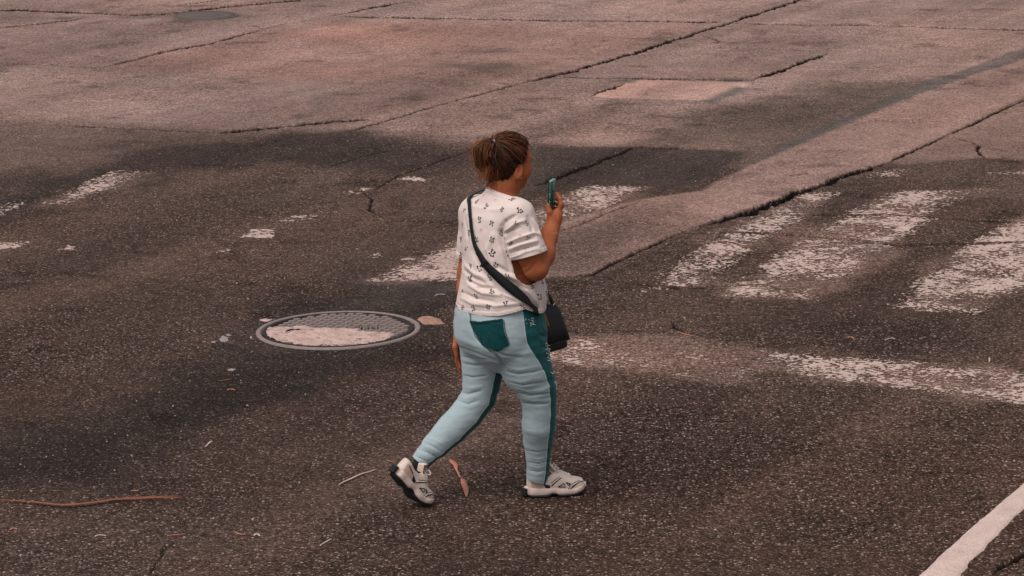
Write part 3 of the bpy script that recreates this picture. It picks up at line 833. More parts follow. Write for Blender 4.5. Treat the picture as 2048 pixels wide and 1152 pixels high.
# ================================================================ PERSON
BIG = np.float32(0.12)
HS, HR = 1.0, None
class SDF:
    def __init__(self, lo, hi, h):
        self.lo = np.array(lo, float); self.h = h
        self.n = np.ceil((np.array(hi) - self.lo) / h).astype(int) + 1
        self.D = np.full(self.n, BIG, np.float32)
    def _box(self, lo, hi):
        i0 = np.clip(np.floor((np.array(lo) - self.lo) / self.h).astype(int), 0, self.n - 1)
        i1 = np.clip(np.ceil((np.array(hi) - self.lo) / self.h).astype(int) + 1, 1, self.n)
        sl = tuple(slice(a, b) for a, b in zip(i0, i1))
        g = np.meshgrid(*[(self.lo[k] + np.arange(i0[k], i1[k]) * self.h).astype(np.float32) for k in range(3)], indexing='ij', sparse=True)
        return sl, g
    def put(self, sl, d, k, sub=False):
        a = self.D[sl]
        if sub:
            hh = np.maximum(k - np.abs(-d - a), 0) / k; self.D[sl] = np.maximum(a, -d) + hh * hh * k * .25
        else:
            hh = np.maximum(k - np.abs(a - d), 0) / k; self.D[sl] = np.minimum(a, d) - hh * hh * k * .25
    def cone(self, a, b, ra, rb, k=.02, sub=False, flat=None):
        a = np.array(a, float); b = np.array(b, float); m = max(ra, rb) + k + 3 * self.h + (0.0 if sub else .03)
        sl, (x, y, z) = self._box(np.minimum(a, b) - m, np.maximum(a, b) + m)
        e = b - a; L2 = e @ e + 1e-12
        t = np.clip(((x - a[0]) * e[0] + (y - a[1]) * e[1] + (z - a[2]) * e[2]) / L2, 0, 1)
        d = np.sqrt((x - a[0] - t * e[0]) ** 2 + (y - a[1] - t * e[1]) ** 2 + (z - a[2] - t * e[2]) ** 2) - (ra + (rb - ra) * t)
        self.put(sl, d.astype(np.float32), k, sub); return self
    def chain(self, pts, rad, k=.02):
        for i in range(len(pts) - 1): self.cone(pts[i], pts[i + 1], rad[i], rad[i + 1], k)
        return self
    def ell(self, c, r, R=None, k=.02, sub=False):
        c = np.array(c, float); r = np.array(r, float) * (HS if R is HR else 1); m = max(r) + k + 3 * self.h + .02
        sl, (x, y, z) = self._box(c - m, c + m)
        R = np.eye(3) if R is None else np.asarray(R)
        X, Y, Z = x - c[0], y - c[1], z - c[2]
        u = [(R[0, i] * X + R[1, i] * Y + R[2, i] * Z) for i in range(3)]
        k0 = np.sqrt(sum((u[i] / r[i]) ** 2 for i in range(3))); k1 = np.sqrt(sum((u[i] / r[i] ** 2) ** 2 for i in range(3))) + 1e-9
        self.put(sl, (k0 * (k0 - 1) / k1).astype(np.float32), k, sub); return self
    def loft(self, st, k=.02, p=2.2):
        """st rows: z, cx, cy, a (side half width), b (front/back half depth), yaw"""
        st = np.array(sorted(st), float); zz = st[:, 0]
        rmax = st[:, 3:5].max() + k + .03
        lo = (st[:, 1].min() - rmax, st[:, 2].min() - rmax, zz[0] - k - .03); hi = (st[:, 1].max() + rmax, st[:, 2].max() + rmax, zz[-1] + k + .03)
        sl, (x, y, z) = self._box(lo, hi)
        f = lambda c: np.interp(np.clip(z, zz[0], zz[-1]), zz, c).astype(np.float32)
        cx, cy, a, b, yw = f(st[:, 1]), f(st[:, 2]), f(st[:, 3]), f(st[:, 4]), f(st[:, 5])
        X, Y = x - cx, y - cy
        uf = X * np.cos(yw) + Y * np.sin(yw); ur = X * np.sin(yw) - Y * np.cos(yw)
        k0 = (np.abs(uf / b) ** p + np.abs(ur / a) ** p) ** (1 / p)
        g = np.sqrt((uf / b ** 2) ** 2 + (ur / a ** 2) ** 2) / np.maximum(k0, 1e-3)
        d = (k0 - 1) / np.maximum(g, 1e-3)
        d = np.clip(d, -.1, .2)
        over = np.maximum(zz[0] - z, z - zz[-1])
        d = np.maximum(d, over + 0 * d)
        self.put(sl, d.astype(np.float32), k); return self
    def mesh(self):
        D = self.D; s = D < 0
        nx, ny, nz = D.shape
        cube = np.zeros((nx - 1, ny - 1, nz - 1), np.int8)
        for i in (0, 1):
            for j in (0, 1):
                for l in (0, 1): cube += s[i:nx - 1 + i, j:ny - 1 + j, l:nz - 1 + l]
        act = (cube > 0) & (cube < 8)
        C = np.argwhere(act)
        idx = np.full(act.shape, -1, np.int64); idx[act] = np.arange(len(C))
        acc = np.zeros((len(C), 3)); cnt = np.zeros(len(C))
        corners = [(i, j, l) for i in (0, 1) for j in (0, 1) for l in (0, 1)]
        val = {c: D[C[:, 0] + c[0], C[:, 1] + c[1], C[:, 2] + c[2]].astype(float) for c in corners}
        for c in corners:
            for ax in range(3):
                if c[ax] == 0:
                    e = list(c); e[ax] = 1; e = tuple(e)
                    a, b = val[c], val[e]; x = (a < 0) != (b < 0)
                    t = np.where(x, a / np.where(a == b, 1, a - b), 0)
                    p = np.array(c, float)[None] + np.eye(3)[ax][None] * t[:, None]
                    acc += p * x[:, None]; cnt += x
        V = (C + acc / cnt[:, None]) * self.h + self.lo
        F = []
        for ax in range(3):
            sh = [slice(None)] * 3; a_ = [slice(None)] * 3; a_[ax] = slice(0, -1); b_ = [slice(None)] * 3; b_[ax] = slice(1, None)
            x = s[tuple(a_)] != s[tuple(b_)]
            o1, o2 = [q for q in range(3) if q != ax]
            E = np.argwhere(x); E = E[(E[:, o1] > 0) & (E[:, o2] > 0)]
            E = E[(E[:, o1] < D.shape[o1] - 1) & (E[:, o2] < D.shape[o2] - 1)]
            def gi(d1, d2):
                q = E.copy(); q[:, o1] -= d1; q[:, o2] -= d2
                return idx[q[:, 0], q[:, 1], q[:, 2]]
            q = np.stack([gi(1, 1), gi(0, 1), gi(0, 0), gi(1, 0)], 1)
            fl = s[E[:, 0], E[:, 1], E[:, 2]]
            if ax == 1: fl = ~fl
            q[~fl] = q[~fl][:, ::-1]
            F.append(q)
        F = np.concatenate(F); F = F[(F >= 0).all(1)]
        return V, F

def clip_mesh(V, F, f):
    """keep the side f >= 0 of a mesh of quads, cutting faces along f = 0"""
    V = [tuple(v) for v in V]; f = list(f); out = []; cache = {}
    fa = np.asarray(f)
    fm = fa[np.asarray(F)]
    allin = (fm >= 0).all(1); some = (fm >= 0).any(1) & ~allin
    out = [tuple(q) for q in np.asarray(F)[allin]]
    for q in np.asarray(F)[some]:
        poly = []
        n = len(q)
        for i in range(n):
            a, b = int(q[i]), int(q[(i + 1) % n])
            if fa[a] >= 0: poly.append(a)
            if (fa[a] >= 0) != (fa[b] >= 0):
                key = (min(a, b), max(a, b))
                if key not in cache:
                    t = fa[a] / (fa[a] - fa[b]); A, B = np.array(V[a]), np.array(V[b])
                    cache[key] = len(V); V.append(tuple(A + (B - A) * t)); f.append(0.0)
                poly.append(cache[key])
        if len(poly) >= 3: out.append(tuple(poly))
    used = sorted({i for p in out for i in p}); mp = {u: i for i, u in enumerate(used)}
    return np.array([V[u] for u in used]), [tuple(mp[i] for i in p) for p in out]

def normals(V, F):
    N = np.zeros_like(V)
    if isinstance(F, np.ndarray):
        n = np.cross(V[F[:, 2]] - V[F[:, 0]], V[F[:, 3]] - V[F[:, 1]])
        for k in range(4): np.add.at(N, F[:, k], n)
    else:
        for q in F:
            n = np.cross(V[q[1]] - V[q[0]], V[q[2]] - V[q[0]])
            for i in q: N[i] += n
    return N / (np.linalg.norm(N, axis=1)[:, None] + 1e-12)

def smooth_v(V, F, it=2, lam=.5):
    F = np.asarray(F); E = np.concatenate([F[:, [0, 1]], F[:, [1, 2]], F[:, [2, 3]], F[:, [3, 0]]])
    for _ in range(it):
        S = np.zeros_like(V); c = np.zeros(len(V))
        np.add.at(S, E[:, 0], V[E[:, 1]]); np.add.at(S, E[:, 1], V[E[:, 0]]); np.add.at(c, E[:, 0], 1); np.add.at(c, E[:, 1], 1)
        V = V + lam * (S / c[:, None] - V)
    return V

def bvh_of(V, F): return BVHTree.FromPolygons([tuple(v) for v in V], [tuple(int(i) for i in f) for f in F])
def hit(bvh, px, py):
    r = bvh.ray_cast(Vector(CP), Vector(ray(px, py)).normalized(), 60)
    return (None, None) if r[0] is None else (np.array(r[0]), np.array(r[1]))

def fold(V, N, bvh, pts, amp, w, skip_miss=True):
    """ridge (amp>0) or crease (amp<0) of cloth along a line seen on the surface"""
    P = []
    dense = []
    for a, b in zip(pts[:-1], pts[1:]):
        n = max(2, int(math.hypot(b[0] - a[0], b[1] - a[1]) / 3))
        dense += [(a[0] + (b[0] - a[0]) * t / n, a[1] + (b[1] - a[1]) * t / n) for t in range(n)]
    dense.append(pts[-1])
    for p in dense:
        h, _ = hit(bvh, *p)
        if h is not None: P.append(h)
    if len(P) < 2: return
    P = np.array(P); L = len(P)
    lo, hi = P.min(0) - 3 * w, P.max(0) + 3 * w
    m = np.nonzero(((V > lo) & (V < hi)).all(1))[0]
    if not len(m): return
    d2 = ((V[m][:, None, :] - P[None]) ** 2).sum(2); j = d2.argmin(1); d = np.sqrt(d2[np.arange(len(m)), j])
    t = j / (L - 1); tap = np.sin(np.pi * np.clip(.12 + .76 * t, 0, 1)) ** .7
    V[m] += N[m] * (amp * tap * np.exp(-(d / w) ** 2))[:, None]

def yawR(yaw, pitch=0.0):
    """columns: forward, right, up"""
    f = np.array([math.cos(yaw), math.sin(yaw), 0]); r = np.array([math.sin(yaw), -math.cos(yaw), 0]); u = np.array([0, 0, 1.0])
    f2 = f * math.cos(pitch) + u * math.sin(pitch); u2 = -f * math.sin(pitch) + u * math.cos(pitch)
    return np.stack([f2, r, u2], 1)

PX = 1 / 475.0
def station(row, l, r, Y, yaw, ratio):
    """cross section that spans columns l..r of the photo at this row"""
    A, B = at(l, row, Y), at(r, row, Y)
    hw = (B[0] - A[0]) / 2
    s = math.sqrt((ratio * math.cos(yaw)) ** 2 + math.sin(yaw) ** 2)
    a = hw / s
    return (A[2], (A[0] + B[0]) / 2, Y, a, a * ratio, yaw)

YB = math.radians(35)      # torso faces right and away
fB = np.array([math.cos(YB), math.sin(YB), 0]); rB = np.array([math.sin(YB), -math.cos(YB), 0])

person = empty("person", (0.01, -0.02, 0))
tag(person, "walking person seen from behind in printed white t-shirt and two-tone jeans, raising a phone", "person")

# ---------------- jeans
from mathutils import noise as mnoise
HEM_ROW = 622
jeans = SDF((-.62, -.42, .02), (.42, .42, .98), .0045)
pel = [station(596, 922, 1080, 0, YB, .76), station(625, 912, 1085, 0, YB, .78), station(650, 910, 1091, 0, YB, .8), station(675, 912, 1091, .0, YB, .82), station(692, 922, 1086, 0, YB, .8), station(710, 940, 1074, .0, YB, .78), station(728, 962, 1056, .0, YB, .76), station(742, 985, 1040, .0, YB, .75)]
jeans.loft(pel, .035, 2.25)
def legpts(rows): return [at(x, y, Y) for x, y, Y, r in rows], [r * PX for x, y, Y, r in rows]
RL = [(1038, 690, -.07, 56), (1054, 738, -.055, 50.5), (1070, 768, -.045, 42), (1077, 792, -.035, 36), (1079, 820, -.03, 33), (1077, 850, -.02, 33.5), (1076, 880, .01, 30), (1076, 910, .026, 25), (1076, 935, .038, 22.5), (1074, 953, .044, 22)]
LL = [(968, 680, .07, 51), (966, 735, .07, 42.5), (963, 765, .065, 37.5), (958, 793, .06, 34.5), (935, 826, .045, 33), (904, 858, .025, 31.5), (871, 891, .01, 26.5), (851, 911, 0.0, 21), (843, 921, -.004, 20)]
RLp, RLr = legpts(RL); LLp, LLr = legpts(LL)
jeans.chain(RLp, RLr, .006); jeans.chain(LLp, LLr, .006)
# seat: two buttocks with a cleft
def pel_pt(row, xoff_r, back, Y=0):
    c = at(1000, row, 0); return np.array([c[0], 0, c[2]]) + rB * xoff_r - fB * back
jeans.ell(pel_pt(672, .080, .055), (.098, .092, .092), yawR(YB), .03)
jeans.ell(pel_pt(672, -.072, .050), (.095, .088, .090), yawR(YB), .03)
JV, JF = jeans.mesh()
JV = smooth_v(JV, JF, 3)
JN = normals(JV, JF); jb = bvh_of(JV, JF)
JF_FOLDS = [  # (points in the photo, height, width)
 ([(939, 618), (941, 645), (950, 672), (966, 690), (985, 706)], -.007, .010),
 ([(918, 694), (940, 702), (965, 712), (990, 722)], -.010, .016), ([(985, 706), (1000, 722), (1010, 738)], -.012, .016), 
 ([(923, 704), (945, 709), (968, 712)], .004, .010), ([(924, 713), (945, 718), (975, 719)], -.006, .008), ([(922, 719), (945, 725), (985, 724)], .006, .009), ([(923, 727), (945, 731), (980, 731)], -.005, .008),
 ([(922, 749), (945, 755), (972, 752)], -.005, .008), ([(920, 758), (940, 763)], .004, .008),
 ([(914, 772), (940, 777), (965, 773)], .006, .009), ([(910, 781), (935, 788), (962, 782)], -.007, .009), ([(905, 788), (930, 797), (960, 793)], .006, .009), ([(912, 800), (935, 808), (955, 802)], -.005, .008), ([(918, 811), (940, 816), (958, 808)], .004, .008),
 ([(1006, 742), (1035, 749), (1070, 744), (1090, 738)], -.005, .009), ([(1005, 733), (1035, 740), (1075, 734)], .005, .010), ([(1012, 757), (1040, 764), (1080, 757)], .004, .010), ([(1020, 765), (1045, 771), (1085, 765)], -.004, .008),
 ([(1033, 777), (1055, 783), (1085, 780), (1098, 775)], .006, .009), ([(1036, 786), (1060, 792), (1098, 787)], -.008, .009), ([(1043, 796), (1065, 802), (1098, 800)], .005, .008), ([(1044, 806), (1068, 809), (1095, 808)], -.006, .008), ([(1043, 815), (1068, 818)], .003, .009),
 ([(985, 700), (1010, 712), (1040, 716)], -.004, .012), ([(1010, 706), (1045, 708), (1070, 704)], .003, .012),
 ([(1052, 900), (1075, 905), (1096, 900)], -.003, .007), ([(1054, 914), (1076, 919), (1097, 913)], .004, .007), ([(1054, 923), (1076, 928), (1098, 922)], -.005, .006), ([(1055, 931), (1076, 936), (1097, 931)], .005, .007), ([(1056, 940), (1076, 944), (1095, 940)], -.005, .006), ([(1056, 947), (1076, 950), (1094, 947)], .004, .006),
 ([(842, 882), (865, 892), (885, 905)], -.004, .007), ([(838, 890), (862, 898), (880, 910)], .005, .007), ([(834, 897), (858, 906), (876, 918)], -.006, .006), ([(832, 904), (852, 912), (872, 926)], .006, .006), ([(830, 912), (848, 920), (866, 933)], -.006, .006), ([(846, 872), (870, 880), (890, 893)], .004, .008),
 ([(1083, 650), (1090, 660), (1096, 668)], .006, .010), ([(1078, 668), (1090, 672), (1100, 668)], -.006, .009), ([(1080, 680), (1092, 683), (1102, 678)], .006, .009), ([(1083, 692), (1096, 694), (1105, 690)], -.006, .008), ([(1086, 703), (1098, 704)], .005, .008), ([(1090, 714), (1102, 713)], -.005, .008),
 ([(1090, 745), (1106, 742)], .004, .008), ([(1095, 760), (1108, 757)], -.004, .008),
]
for pts, a, w in JF_FOLDS: fold(JV, JN, jb, pts, a * (.5 if a > 0 else 1.45), w * (.7 if a > 0 else .52))
jd = np.array([mnoise.noise(Vector((v[0] * 14, v[1] * 14, v[2] * 42))) + .6 * mnoise.noise(Vector((v[0] * 30 + 7, v[1] * 30, v[2] * 75))) for v in JV])
JV = JV + JN * (jd * .0013)[:, None]
# waist and cuffs cut open
def seg_t(P, pts):
    best = np.full(len(P), 1e9); S = np.zeros(len(P)); AX = np.zeros((len(P), 3)); DI = np.zeros((len(P), 3))
    for i in range(len(pts) - 1):
        a, b = np.array(pts[i]), np.array(pts[i + 1]); e = b - a
        t = np.clip(((P - a) @ e) / (e @ e), 0, 1); q = a + t[:, None] * e; d = np.linalg.norm(P - q, axis=1)
        m = d < best; best[m] = d[m]; AX[m] = q[m]; DI[m] = e / np.linalg.norm(e)
    return best, AX, DI
def cuff_f(P):
    eR = RLp[-1] - RLp[-2]; eR = eR / np.linalg.norm(eR); eL = LLp[-1] - LLp[-2]; eL = eL / np.linalg.norm(eL)
    cR = RLp[-1] + eR * .012; cL = LLp[-1] + eL * .010
    fR = -(P - cR) @ (eR * .96 + np.array([-.22, 0, -.1])); fL = -(P - cL) @ eL
    nearR = np.linalg.norm(P - RLp[-1], axis=1) < .13; nearL = np.linalg.norm(P - LLp[-1], axis=1) < .11
    f = np.full(len(P), 1.0); f[nearR] = np.minimum(f[nearR], fR[nearR]); f[nearL] = np.minimum(f[nearL], fL[nearL])
    return f
jb_full = bvh_of(JV, JF)
JV2, JF2 = clip_mesh(JV, JF, cuff_f(JV))
fJ = np.array([math.cos(math.radians(37)), math.sin(math.radians(37)), 0])
def seam_attr(P):
    dR, aR, tR = seg_t(P, RLp); dL, aL, tL = seg_t(P, LLp)
    useR = (dR - .0) < dL
    A = np.where(useR[:, None], aR, aL); T = np.where(useR[:, None], tR, tL)
    ff = fJ[None] - T * (T @ fJ)[:, None]; ff = ff / np.linalg.norm(ff, axis=1)[:, None]
    sl = ((P - A) * ff).sum(1)
    sl = sl + np.where(useR, -.004, .0)
    c0 = np.array([at(1000, 660, 0)[0], 0, 0]); sp = (P[:, :2] - c0[:2]) @ fJ[:2] + .030
    k = sstep(.60, .78, P[:, 2])
    return sl * (1 - k) + sp * k
def jeans_mat():
    m, ns, ls, b = new_mat("two_tone_denim")
    tc = nd(ns, "ShaderNodeTexCoord"); a = nd(ns, "ShaderNodeAttribute", attribute_name="seam")
    def noise(scale, det=3):
        n = nd(ns, "ShaderNodeTexNoise"); n.inputs['Scale'].default_value = scale; n.inputs['Detail'].default_value = det
        ls.new(tc.outputs['Object'], n.inputs['Vector']); return n.outputs['Fac']
    isd = math_n(ns, ls, 'GREATER_THAN', a.outputs['Fac'], 0.0)
    ab = math_n(ns, ls, 'ABSOLUTE', math_n(ns, ls, 'SUBTRACT', a.outputs['Fac'], -.001))
    st = math_n(ns, ls, 'LESS_THAN', ab, .0022)
    gr = math_n(ns, ls, 'MULTIPLY_ADD', noise(420, 2), .5, .75)
    big = math_n(ns, ls, 'MULTIPLY_ADD', noise(14, 4), .34, .83)
    f = math_n(ns, ls, 'MULTIPLY', gr, big)
    def sc(c, ff):
        n = nd(ns, "ShaderNodeVectorMath", operation='SCALE'); n.inputs[0].default_value = c; ls.new(ff, n.inputs['Scale']); return n.outputs[0]
    light = sc(DENIM_L, f); dark = sc(DENIM_D, math_n(ns, ls, 'MULTIPLY', f, math_n(ns, ls, 'MULTIPLY_ADD', noise(30, 4), 1.5, .3)))
    c = mix_c(ns, ls, isd, light, dark)
    c = mix_c(ns, ls, st, c, (.45, .52, .52))
    ls.new(c, b.inputs['Base Color']); b.inputs['Roughness'].default_value = .9; b.inputs['Specular IOR Level'].default_value = .1
    b.inputs['Sheen Weight'].default_value = .15
    bp = nd(ns, "ShaderNodeBump"); bp.inputs['Strength'].default_value = .35; bp.inputs['Distance'].default_value = .002
    ls.new(noise(300, 3), bp.inputs['Height']); ls.new(bp.outputs[0], b.inputs['Normal'])
    return m
DENIM_L = (.335, .405, .425); DENIM_D = (.005, .070, .074)
M_JEANS = jeans_mat()
M_DDENIM = simple_mat("dark_teal_denim", (.006, .045, .048), .9, .5, 45, .3, 300, spec=.1)
M_THREAD = simple_mat("white_thread", (.6, .62, .6), .9, .1, 50, 0)
me = mesh_np("jeans", JV2, JF2); attr_f(me, "seam", seam_attr(JV2))
jo = link("jeans", me, M_JEANS, person)

def decal(bvh, poly, off, step=2.0, name="decal", thick=0.0015):
    """a patch of cloth lying on a surface, its outline given as seen in the photo"""
    poly = np.array(poly, float)
    x0, y0 = poly.min(0); x1, y1 = poly.max(0)
    xs = np.arange(x0, x1 + step, step); ys = np.arange(y0, y1 + step, step)
    xx, yy = np.meshgrid(xs, ys); sd = poly_sd(xx, yy, poly)
    V, Nn, idx = [], [], {}
    P3 = {}
    for j in range(len(ys)):
        for i in range(len(xs)):
            if sd[j, i] < step * .75:
                px, py = xx[j, i], yy[j, i]
                h, n = hit(bvh, px, py)
                if h is not None:
                    idx[(j, i)] = len(V); V.append(h + n * off); Nn.append(n)
    F = []
    for j in range(len(ys) - 1):
        for i in range(len(xs) - 1):
            k = [(j, i), (j + 1, i), (j + 1, i + 1), (j, i + 1)]
            if all(q in idx for q in k): F.append([idx[q] for q in k])
    sdv = np.zeros(len(V))
    for (j, i), v in idx.items(): sdv[v] = -sd[j, i]
    V, F = clip_mesh(np.array(V), np.array(F), sdv)
    return mesh_np(name, V, F)

POCKET = [(941, 641), (960, 643), (985, 640), (1006, 637), (1008, 660), (1018, 690), (996, 703), (966, 690), (951, 663)]
pk = link("back_pocket", decal(jb, POCKET, .004, 2.0, "back_pocket"), M_DDENIM, jo)
def surf_line(bvh, pts, off):
    out = []
    for a, b in zip(pts[:-1], pts[1:]):
        n = max(2, int(math.hypot(b[0] - a[0], b[1] - a[1]) / 4))
        for t in range(n):
            h, nn = hit(bvh, a[0] + (b[0] - a[0]) * t / n, a[1] + (b[1] - a[1]) * t / n)
            if h is not None: out.append(h + nn * off)
    return out
mb = MB()
for pts, r in (([(941, 644), (960, 646), (985, 643), (1006, 640)], .0022), ([(1008, 640), (1010, 660), (1019, 689), (996, 702)], .0014), ([(941, 642), (951, 663), (966, 690), (996, 702)], .0014)):
    L = surf_line(jb, pts, .005)
    if len(L) > 2: mb.tube(L, r, 5)
M_SEAM = simple_mat("dark_seam", (.008, .03, .032), .9, .2, 100, 0)
link("pocket_stitching", mb.mesh("pocket_stitching"), M_SEAM, pk)
mb = MB(); L = surf_line(jb, [(939, 618), (941, 645), (950, 672), (966, 690), (985, 706)], .000)
if len(L) > 2: mb.tube(L, .0018, 5)
link("centre_seam", mb.mesh("centre_seam"), simple_mat("seam_grey", (.08, .12, .125), .9, .2, 100, 0), jo)
mb = MB()
rr = random.Random(5)
for (x, y, n, s) in ((1062, 643, 16, 7), (1100, 702, 10, 6), (1104, 718, 14, 6), (1109, 745, 6, 5), (1110, 766, 8, 4), (1097, 690, 6, 4), (1050, 640, 5, 4)):
    for _ in range(n):
        p = (x + rr.gauss(0, s * .6), y + rr.gauss(0, s * .5))
        h, nn = hit(jb, *p)
        if h is None:
            h, nn = hit(jb, p[0] - 8, p[1])
            if h is None: continue
        d = np.array([rr.gauss(0, .003), rr.gauss(0, .002), -abs(rr.gauss(.002, .003))])
        mb.tube([h + nn * .001, h + nn * .005 + d * .6, h + nn * .006 + d * 1.6], [.0011, .0010, .0006], 4)
fr = link("frayed_threads", mb.mesh("frayed_threads"), M_THREAD, jo); fr["kind"] = "stuff"

# ---------------- t-shirt
shirt = SDF((-.32, -.40, .74), (.34, .42, 1.40), .0042)
tor = [station(640, 915, 1082, 0, YB, .74), station(622, 914, 1086, 0, YB, .75), station(605, 916, 1089, 0, YB, .77), station(580, 920, 1091, 0, YB, .78), station(555, 924, 1086, 0, YB, .76), station(525, 926, 1079, 0, YB, .73),
       station(490, 926, 1076, 0, YB, .68), station(455, 927, 1070, 0, YB, .62), station(430, 930, 1062, 0, YB, .58), station(412, 940, 1050, .005, YB, .56)]
shirt.loft(tor, .02, 2.2)
# shoulders and base of the neck
nkc = at(1002, 398, .01)
Rsh, Lsh = at(1035, 432, -.125), at(949, 425, .15)
shirt.cone(nkc + np.array([0, 0, -.03]), Rsh, .072, .066, .05); shirt.cone(nkc + np.array([0, 0, -.03]), Lsh, .072, .060, .05)
shirt.cone(nkc + np.array([0, 0, -.05]), nkc + np.array([.002, 0, .022]), .085, .060, .03)
Rel = at(1070, 536, -.165); Lel = at(936, 545, .165)
armdR = (Rel - Rsh) / np.linalg.norm(Rel - Rsh); armdL = (Lel - Lsh) / np.linalg.norm(Lel - Lsh)
Rsl = at(1055, 496, -.165)
shirt.cone(Rsh, Rsl, .066, .070, .03); shirt.cone(Rsl, Rsl + armdR * .05, .070, .072, .01)
Lsl = Lsh + armdL * .19
shirt.cone(Lsh, Lsl, .060, .060, .035)
# bust and belly in front
cC = lambda row, f, r: np.array([at(1003, row, 0)[0], 0, at(1003, row, 0)[2]]) + fB * f + rB * r
shirt.ell(cC(520, .10, .07), (.075, .075, .075), yawR(YB), .04); shirt.ell(cC(520, .10, -.07), (.075, .075, .075), yawR(YB), .04)
shirt.ell(cC(588, .09, .0), (.095, .13, .08), yawR(YB), .05)
SV, SF = shirt.mesh(); SV = smooth_v(SV, SF, 3)
SN = normals(SV, SF); sb = bvh_of(SV, SF)
S_FOLDS = [
 ([(1000, 465), (1004, 490), (1012, 515), (1020, 540)], -.010, .012), ([(1008, 445), (1001, 465), (1003, 490)], -.006, .014),
 ([(1003, 452), (1015, 440), (1030, 432)], -.006, .010), ([(1012, 462), (1030, 447), (1048, 441)], .006, .010), ([(1005, 470), (1022, 460), (1038, 455)], -.005, .009),
 ([(1015, 485), (1040, 475), (1068, 466), (1080, 470)], .006, .007), ([(1016, 492), (1042, 482), (1070, 474)], -.006, .006), ([(1018, 499), (1045, 489), (1074, 482)], .006, .007), ([(1020, 507), (1048, 497), (1076, 490)], -.006, .006), ([(1024, 515), (1052, 504), (1080, 497)], .004, .006),
 ([(1066, 440), (1076, 460), (1080, 472)], .006, .010), ([(1056, 435), (1064, 455), (1066, 468)], -.005, .010),
 ([(930, 440), (935, 480), (928, 520)], -.004, .016), ([(985, 470), (975, 500), (985, 530)], .004, .016),
 ([(935, 560), (960, 575), (990, 578)], -.005, .010), ([(938, 570), (965, 586), (1000, 590)], .005, .011), ([(925, 585), (950, 597), (985, 603)], -.004, .010), ([(922, 596), (945, 607), (975, 612)], .004, .010),
 ([(990, 530), (1015, 545), (1040, 548)], -.005, .011), ([(1000, 543), (1030, 557), (1060, 562)], .005, .012), ([(1010, 560), (1035, 570), (1060, 580)], -.004, .010),
 ([(1020, 560), (1050, 590), (1075, 618)], -.010, .014), ([(1050, 575), (1066, 595), (1078, 618)], .007, .010), ([(1070, 570), (1078, 590), (1082, 615)], -.005, .010),
 ([(940, 600), (990, 612), (1040, 606)], .003, .009), ([(1010, 590), (1035, 600), (1060, 612)], .004, .008),
 ([(945, 500), (965, 545), (1000, 585)], -.004, .016), ([(930, 530), (950, 548), (975, 556)], .004, .012), ([(928, 540), (946, 556), (970, 566)], -.004, .009),
]
for pts, a, w in S_FOLDS: fold(SV, SN, sb, pts, a * 2.0, w * .75)
from mathutils import noise as mnoise
dn = np.array([mnoise.noise(Vector((v[0] * 11, v[1] * 11, v[2] * 15))) + .5 * mnoise.noise(Vector((v[0] * 26 + 5, v[1] * 26, v[2] * 34))) for v in SV])
SV = SV + SN * (dn * .0028)[:, None]
# cut open: hem, sleeves, neck
hemL, hemM, hemR = at(915, 620, 0)[2], at(985, 627, -.13)[2], at(1082, 612, -.0)[2]
def shirt_f(P):
    x = P[:, 0]
    hx = np.interp(x, [at(912, 620, 0)[0], at(960, 628, -.1)[0], at(1000, 626, -.1)[0], at(1050, 611, -.1)[0], at(1078, 614, 0)[0], at(1092, 612, 0)[0]],
                   [at(912, 618, 0)[2], at(960, 629, -.13)[2], at(1000, 626, -.14)[2], at(1050, 611, -.12)[2], at(1075, 612, 0)[2], at(1092, 610, .05)[2]])
    f = P[:, 2] - hx
    cR = Rsl + armdR * .030
    nR = armdR * .8 + np.array([.10, 0, -.5]); nR /= np.linalg.norm(nR)
    nearR = (np.linalg.norm(P - (Rsl + armdR * .05), axis=1) < .115) & (((P - Rsl) @ armdR) > -.02)
    dR, _, _ = seg_t(P, [Rsh, Rsl + armdR * .08]); nearR &= dR < .085
    fR = -(P - cR) @ nR; f = np.where(nearR, np.minimum(f, fR), f)
    dL, _, _ = seg_t(P, [Lsh, Lsl + armdL * .08]); cL = Lsl + armdL * .0
    nearL = (dL < .075) & (P[:, 2] < Lsl[2] + .09) & (((P - np.array([0, 0, 0])) @ rB) < (Lsh @ rB) + .045)
    fL = -(P - cL) @ armdL; f = np.where(nearL, np.minimum(f, fL), f)
    # neck opening: tilted ring
    nk = nkc + np.array([0, 0, .020]); nn = np.array([-.25 * fB[0], -.25 * fB[1], 1.0]) ; nn = np.array([fB[0] * .42, fB[1] * .42, .9]); nn /= np.linalg.norm(nn)
    nearN = np.hypot(P[:, 0] - nk[0], P[:, 1] - nk[1]) < .12
    fN = -(P - nk) @ nn; f = np.where(nearN & (P[:, 2] > nk[2] - .08), np.minimum(f, fN), f)
    return f
sf = shirt_f(SV)
# stitched hems stand a little proud
hm = (1 - sstep(.016, .019, sf)) * sstep(0, .004, sf + .02)
SV = SV + SN * (hm * .0016)[:, None] - SN * (np.exp(-((sf - .0195) / .0025) ** 2) * .0018)[:, None]
SV2, SF2 = clip_mesh(SV, SF, sf)
M_SHIRT = simple_mat("white_cotton", (.68, .555, .51), .9, .06, 25, .25, 420, spec=.1, dist=.0015)
M_INK = simple_mat("black_print", (.022, .020, .021), .9, .1, 50, 0, spec=.05)
M_PINK = simple_mat("pink_print", (.60, .25, .24), .9, .1, 50, 0, spec=.05)
so = link("t_shirt", mesh_np("t_shirt", SV2, SF2), M_SHIRT, person)
sol = so.modifiers.new("cloth", 'SOLIDIFY'); sol.thickness = .003; sol.offset = -1
sb2 = bvh_of(SV2, SF2)
sb_solid = bvh_of(SV, SF)
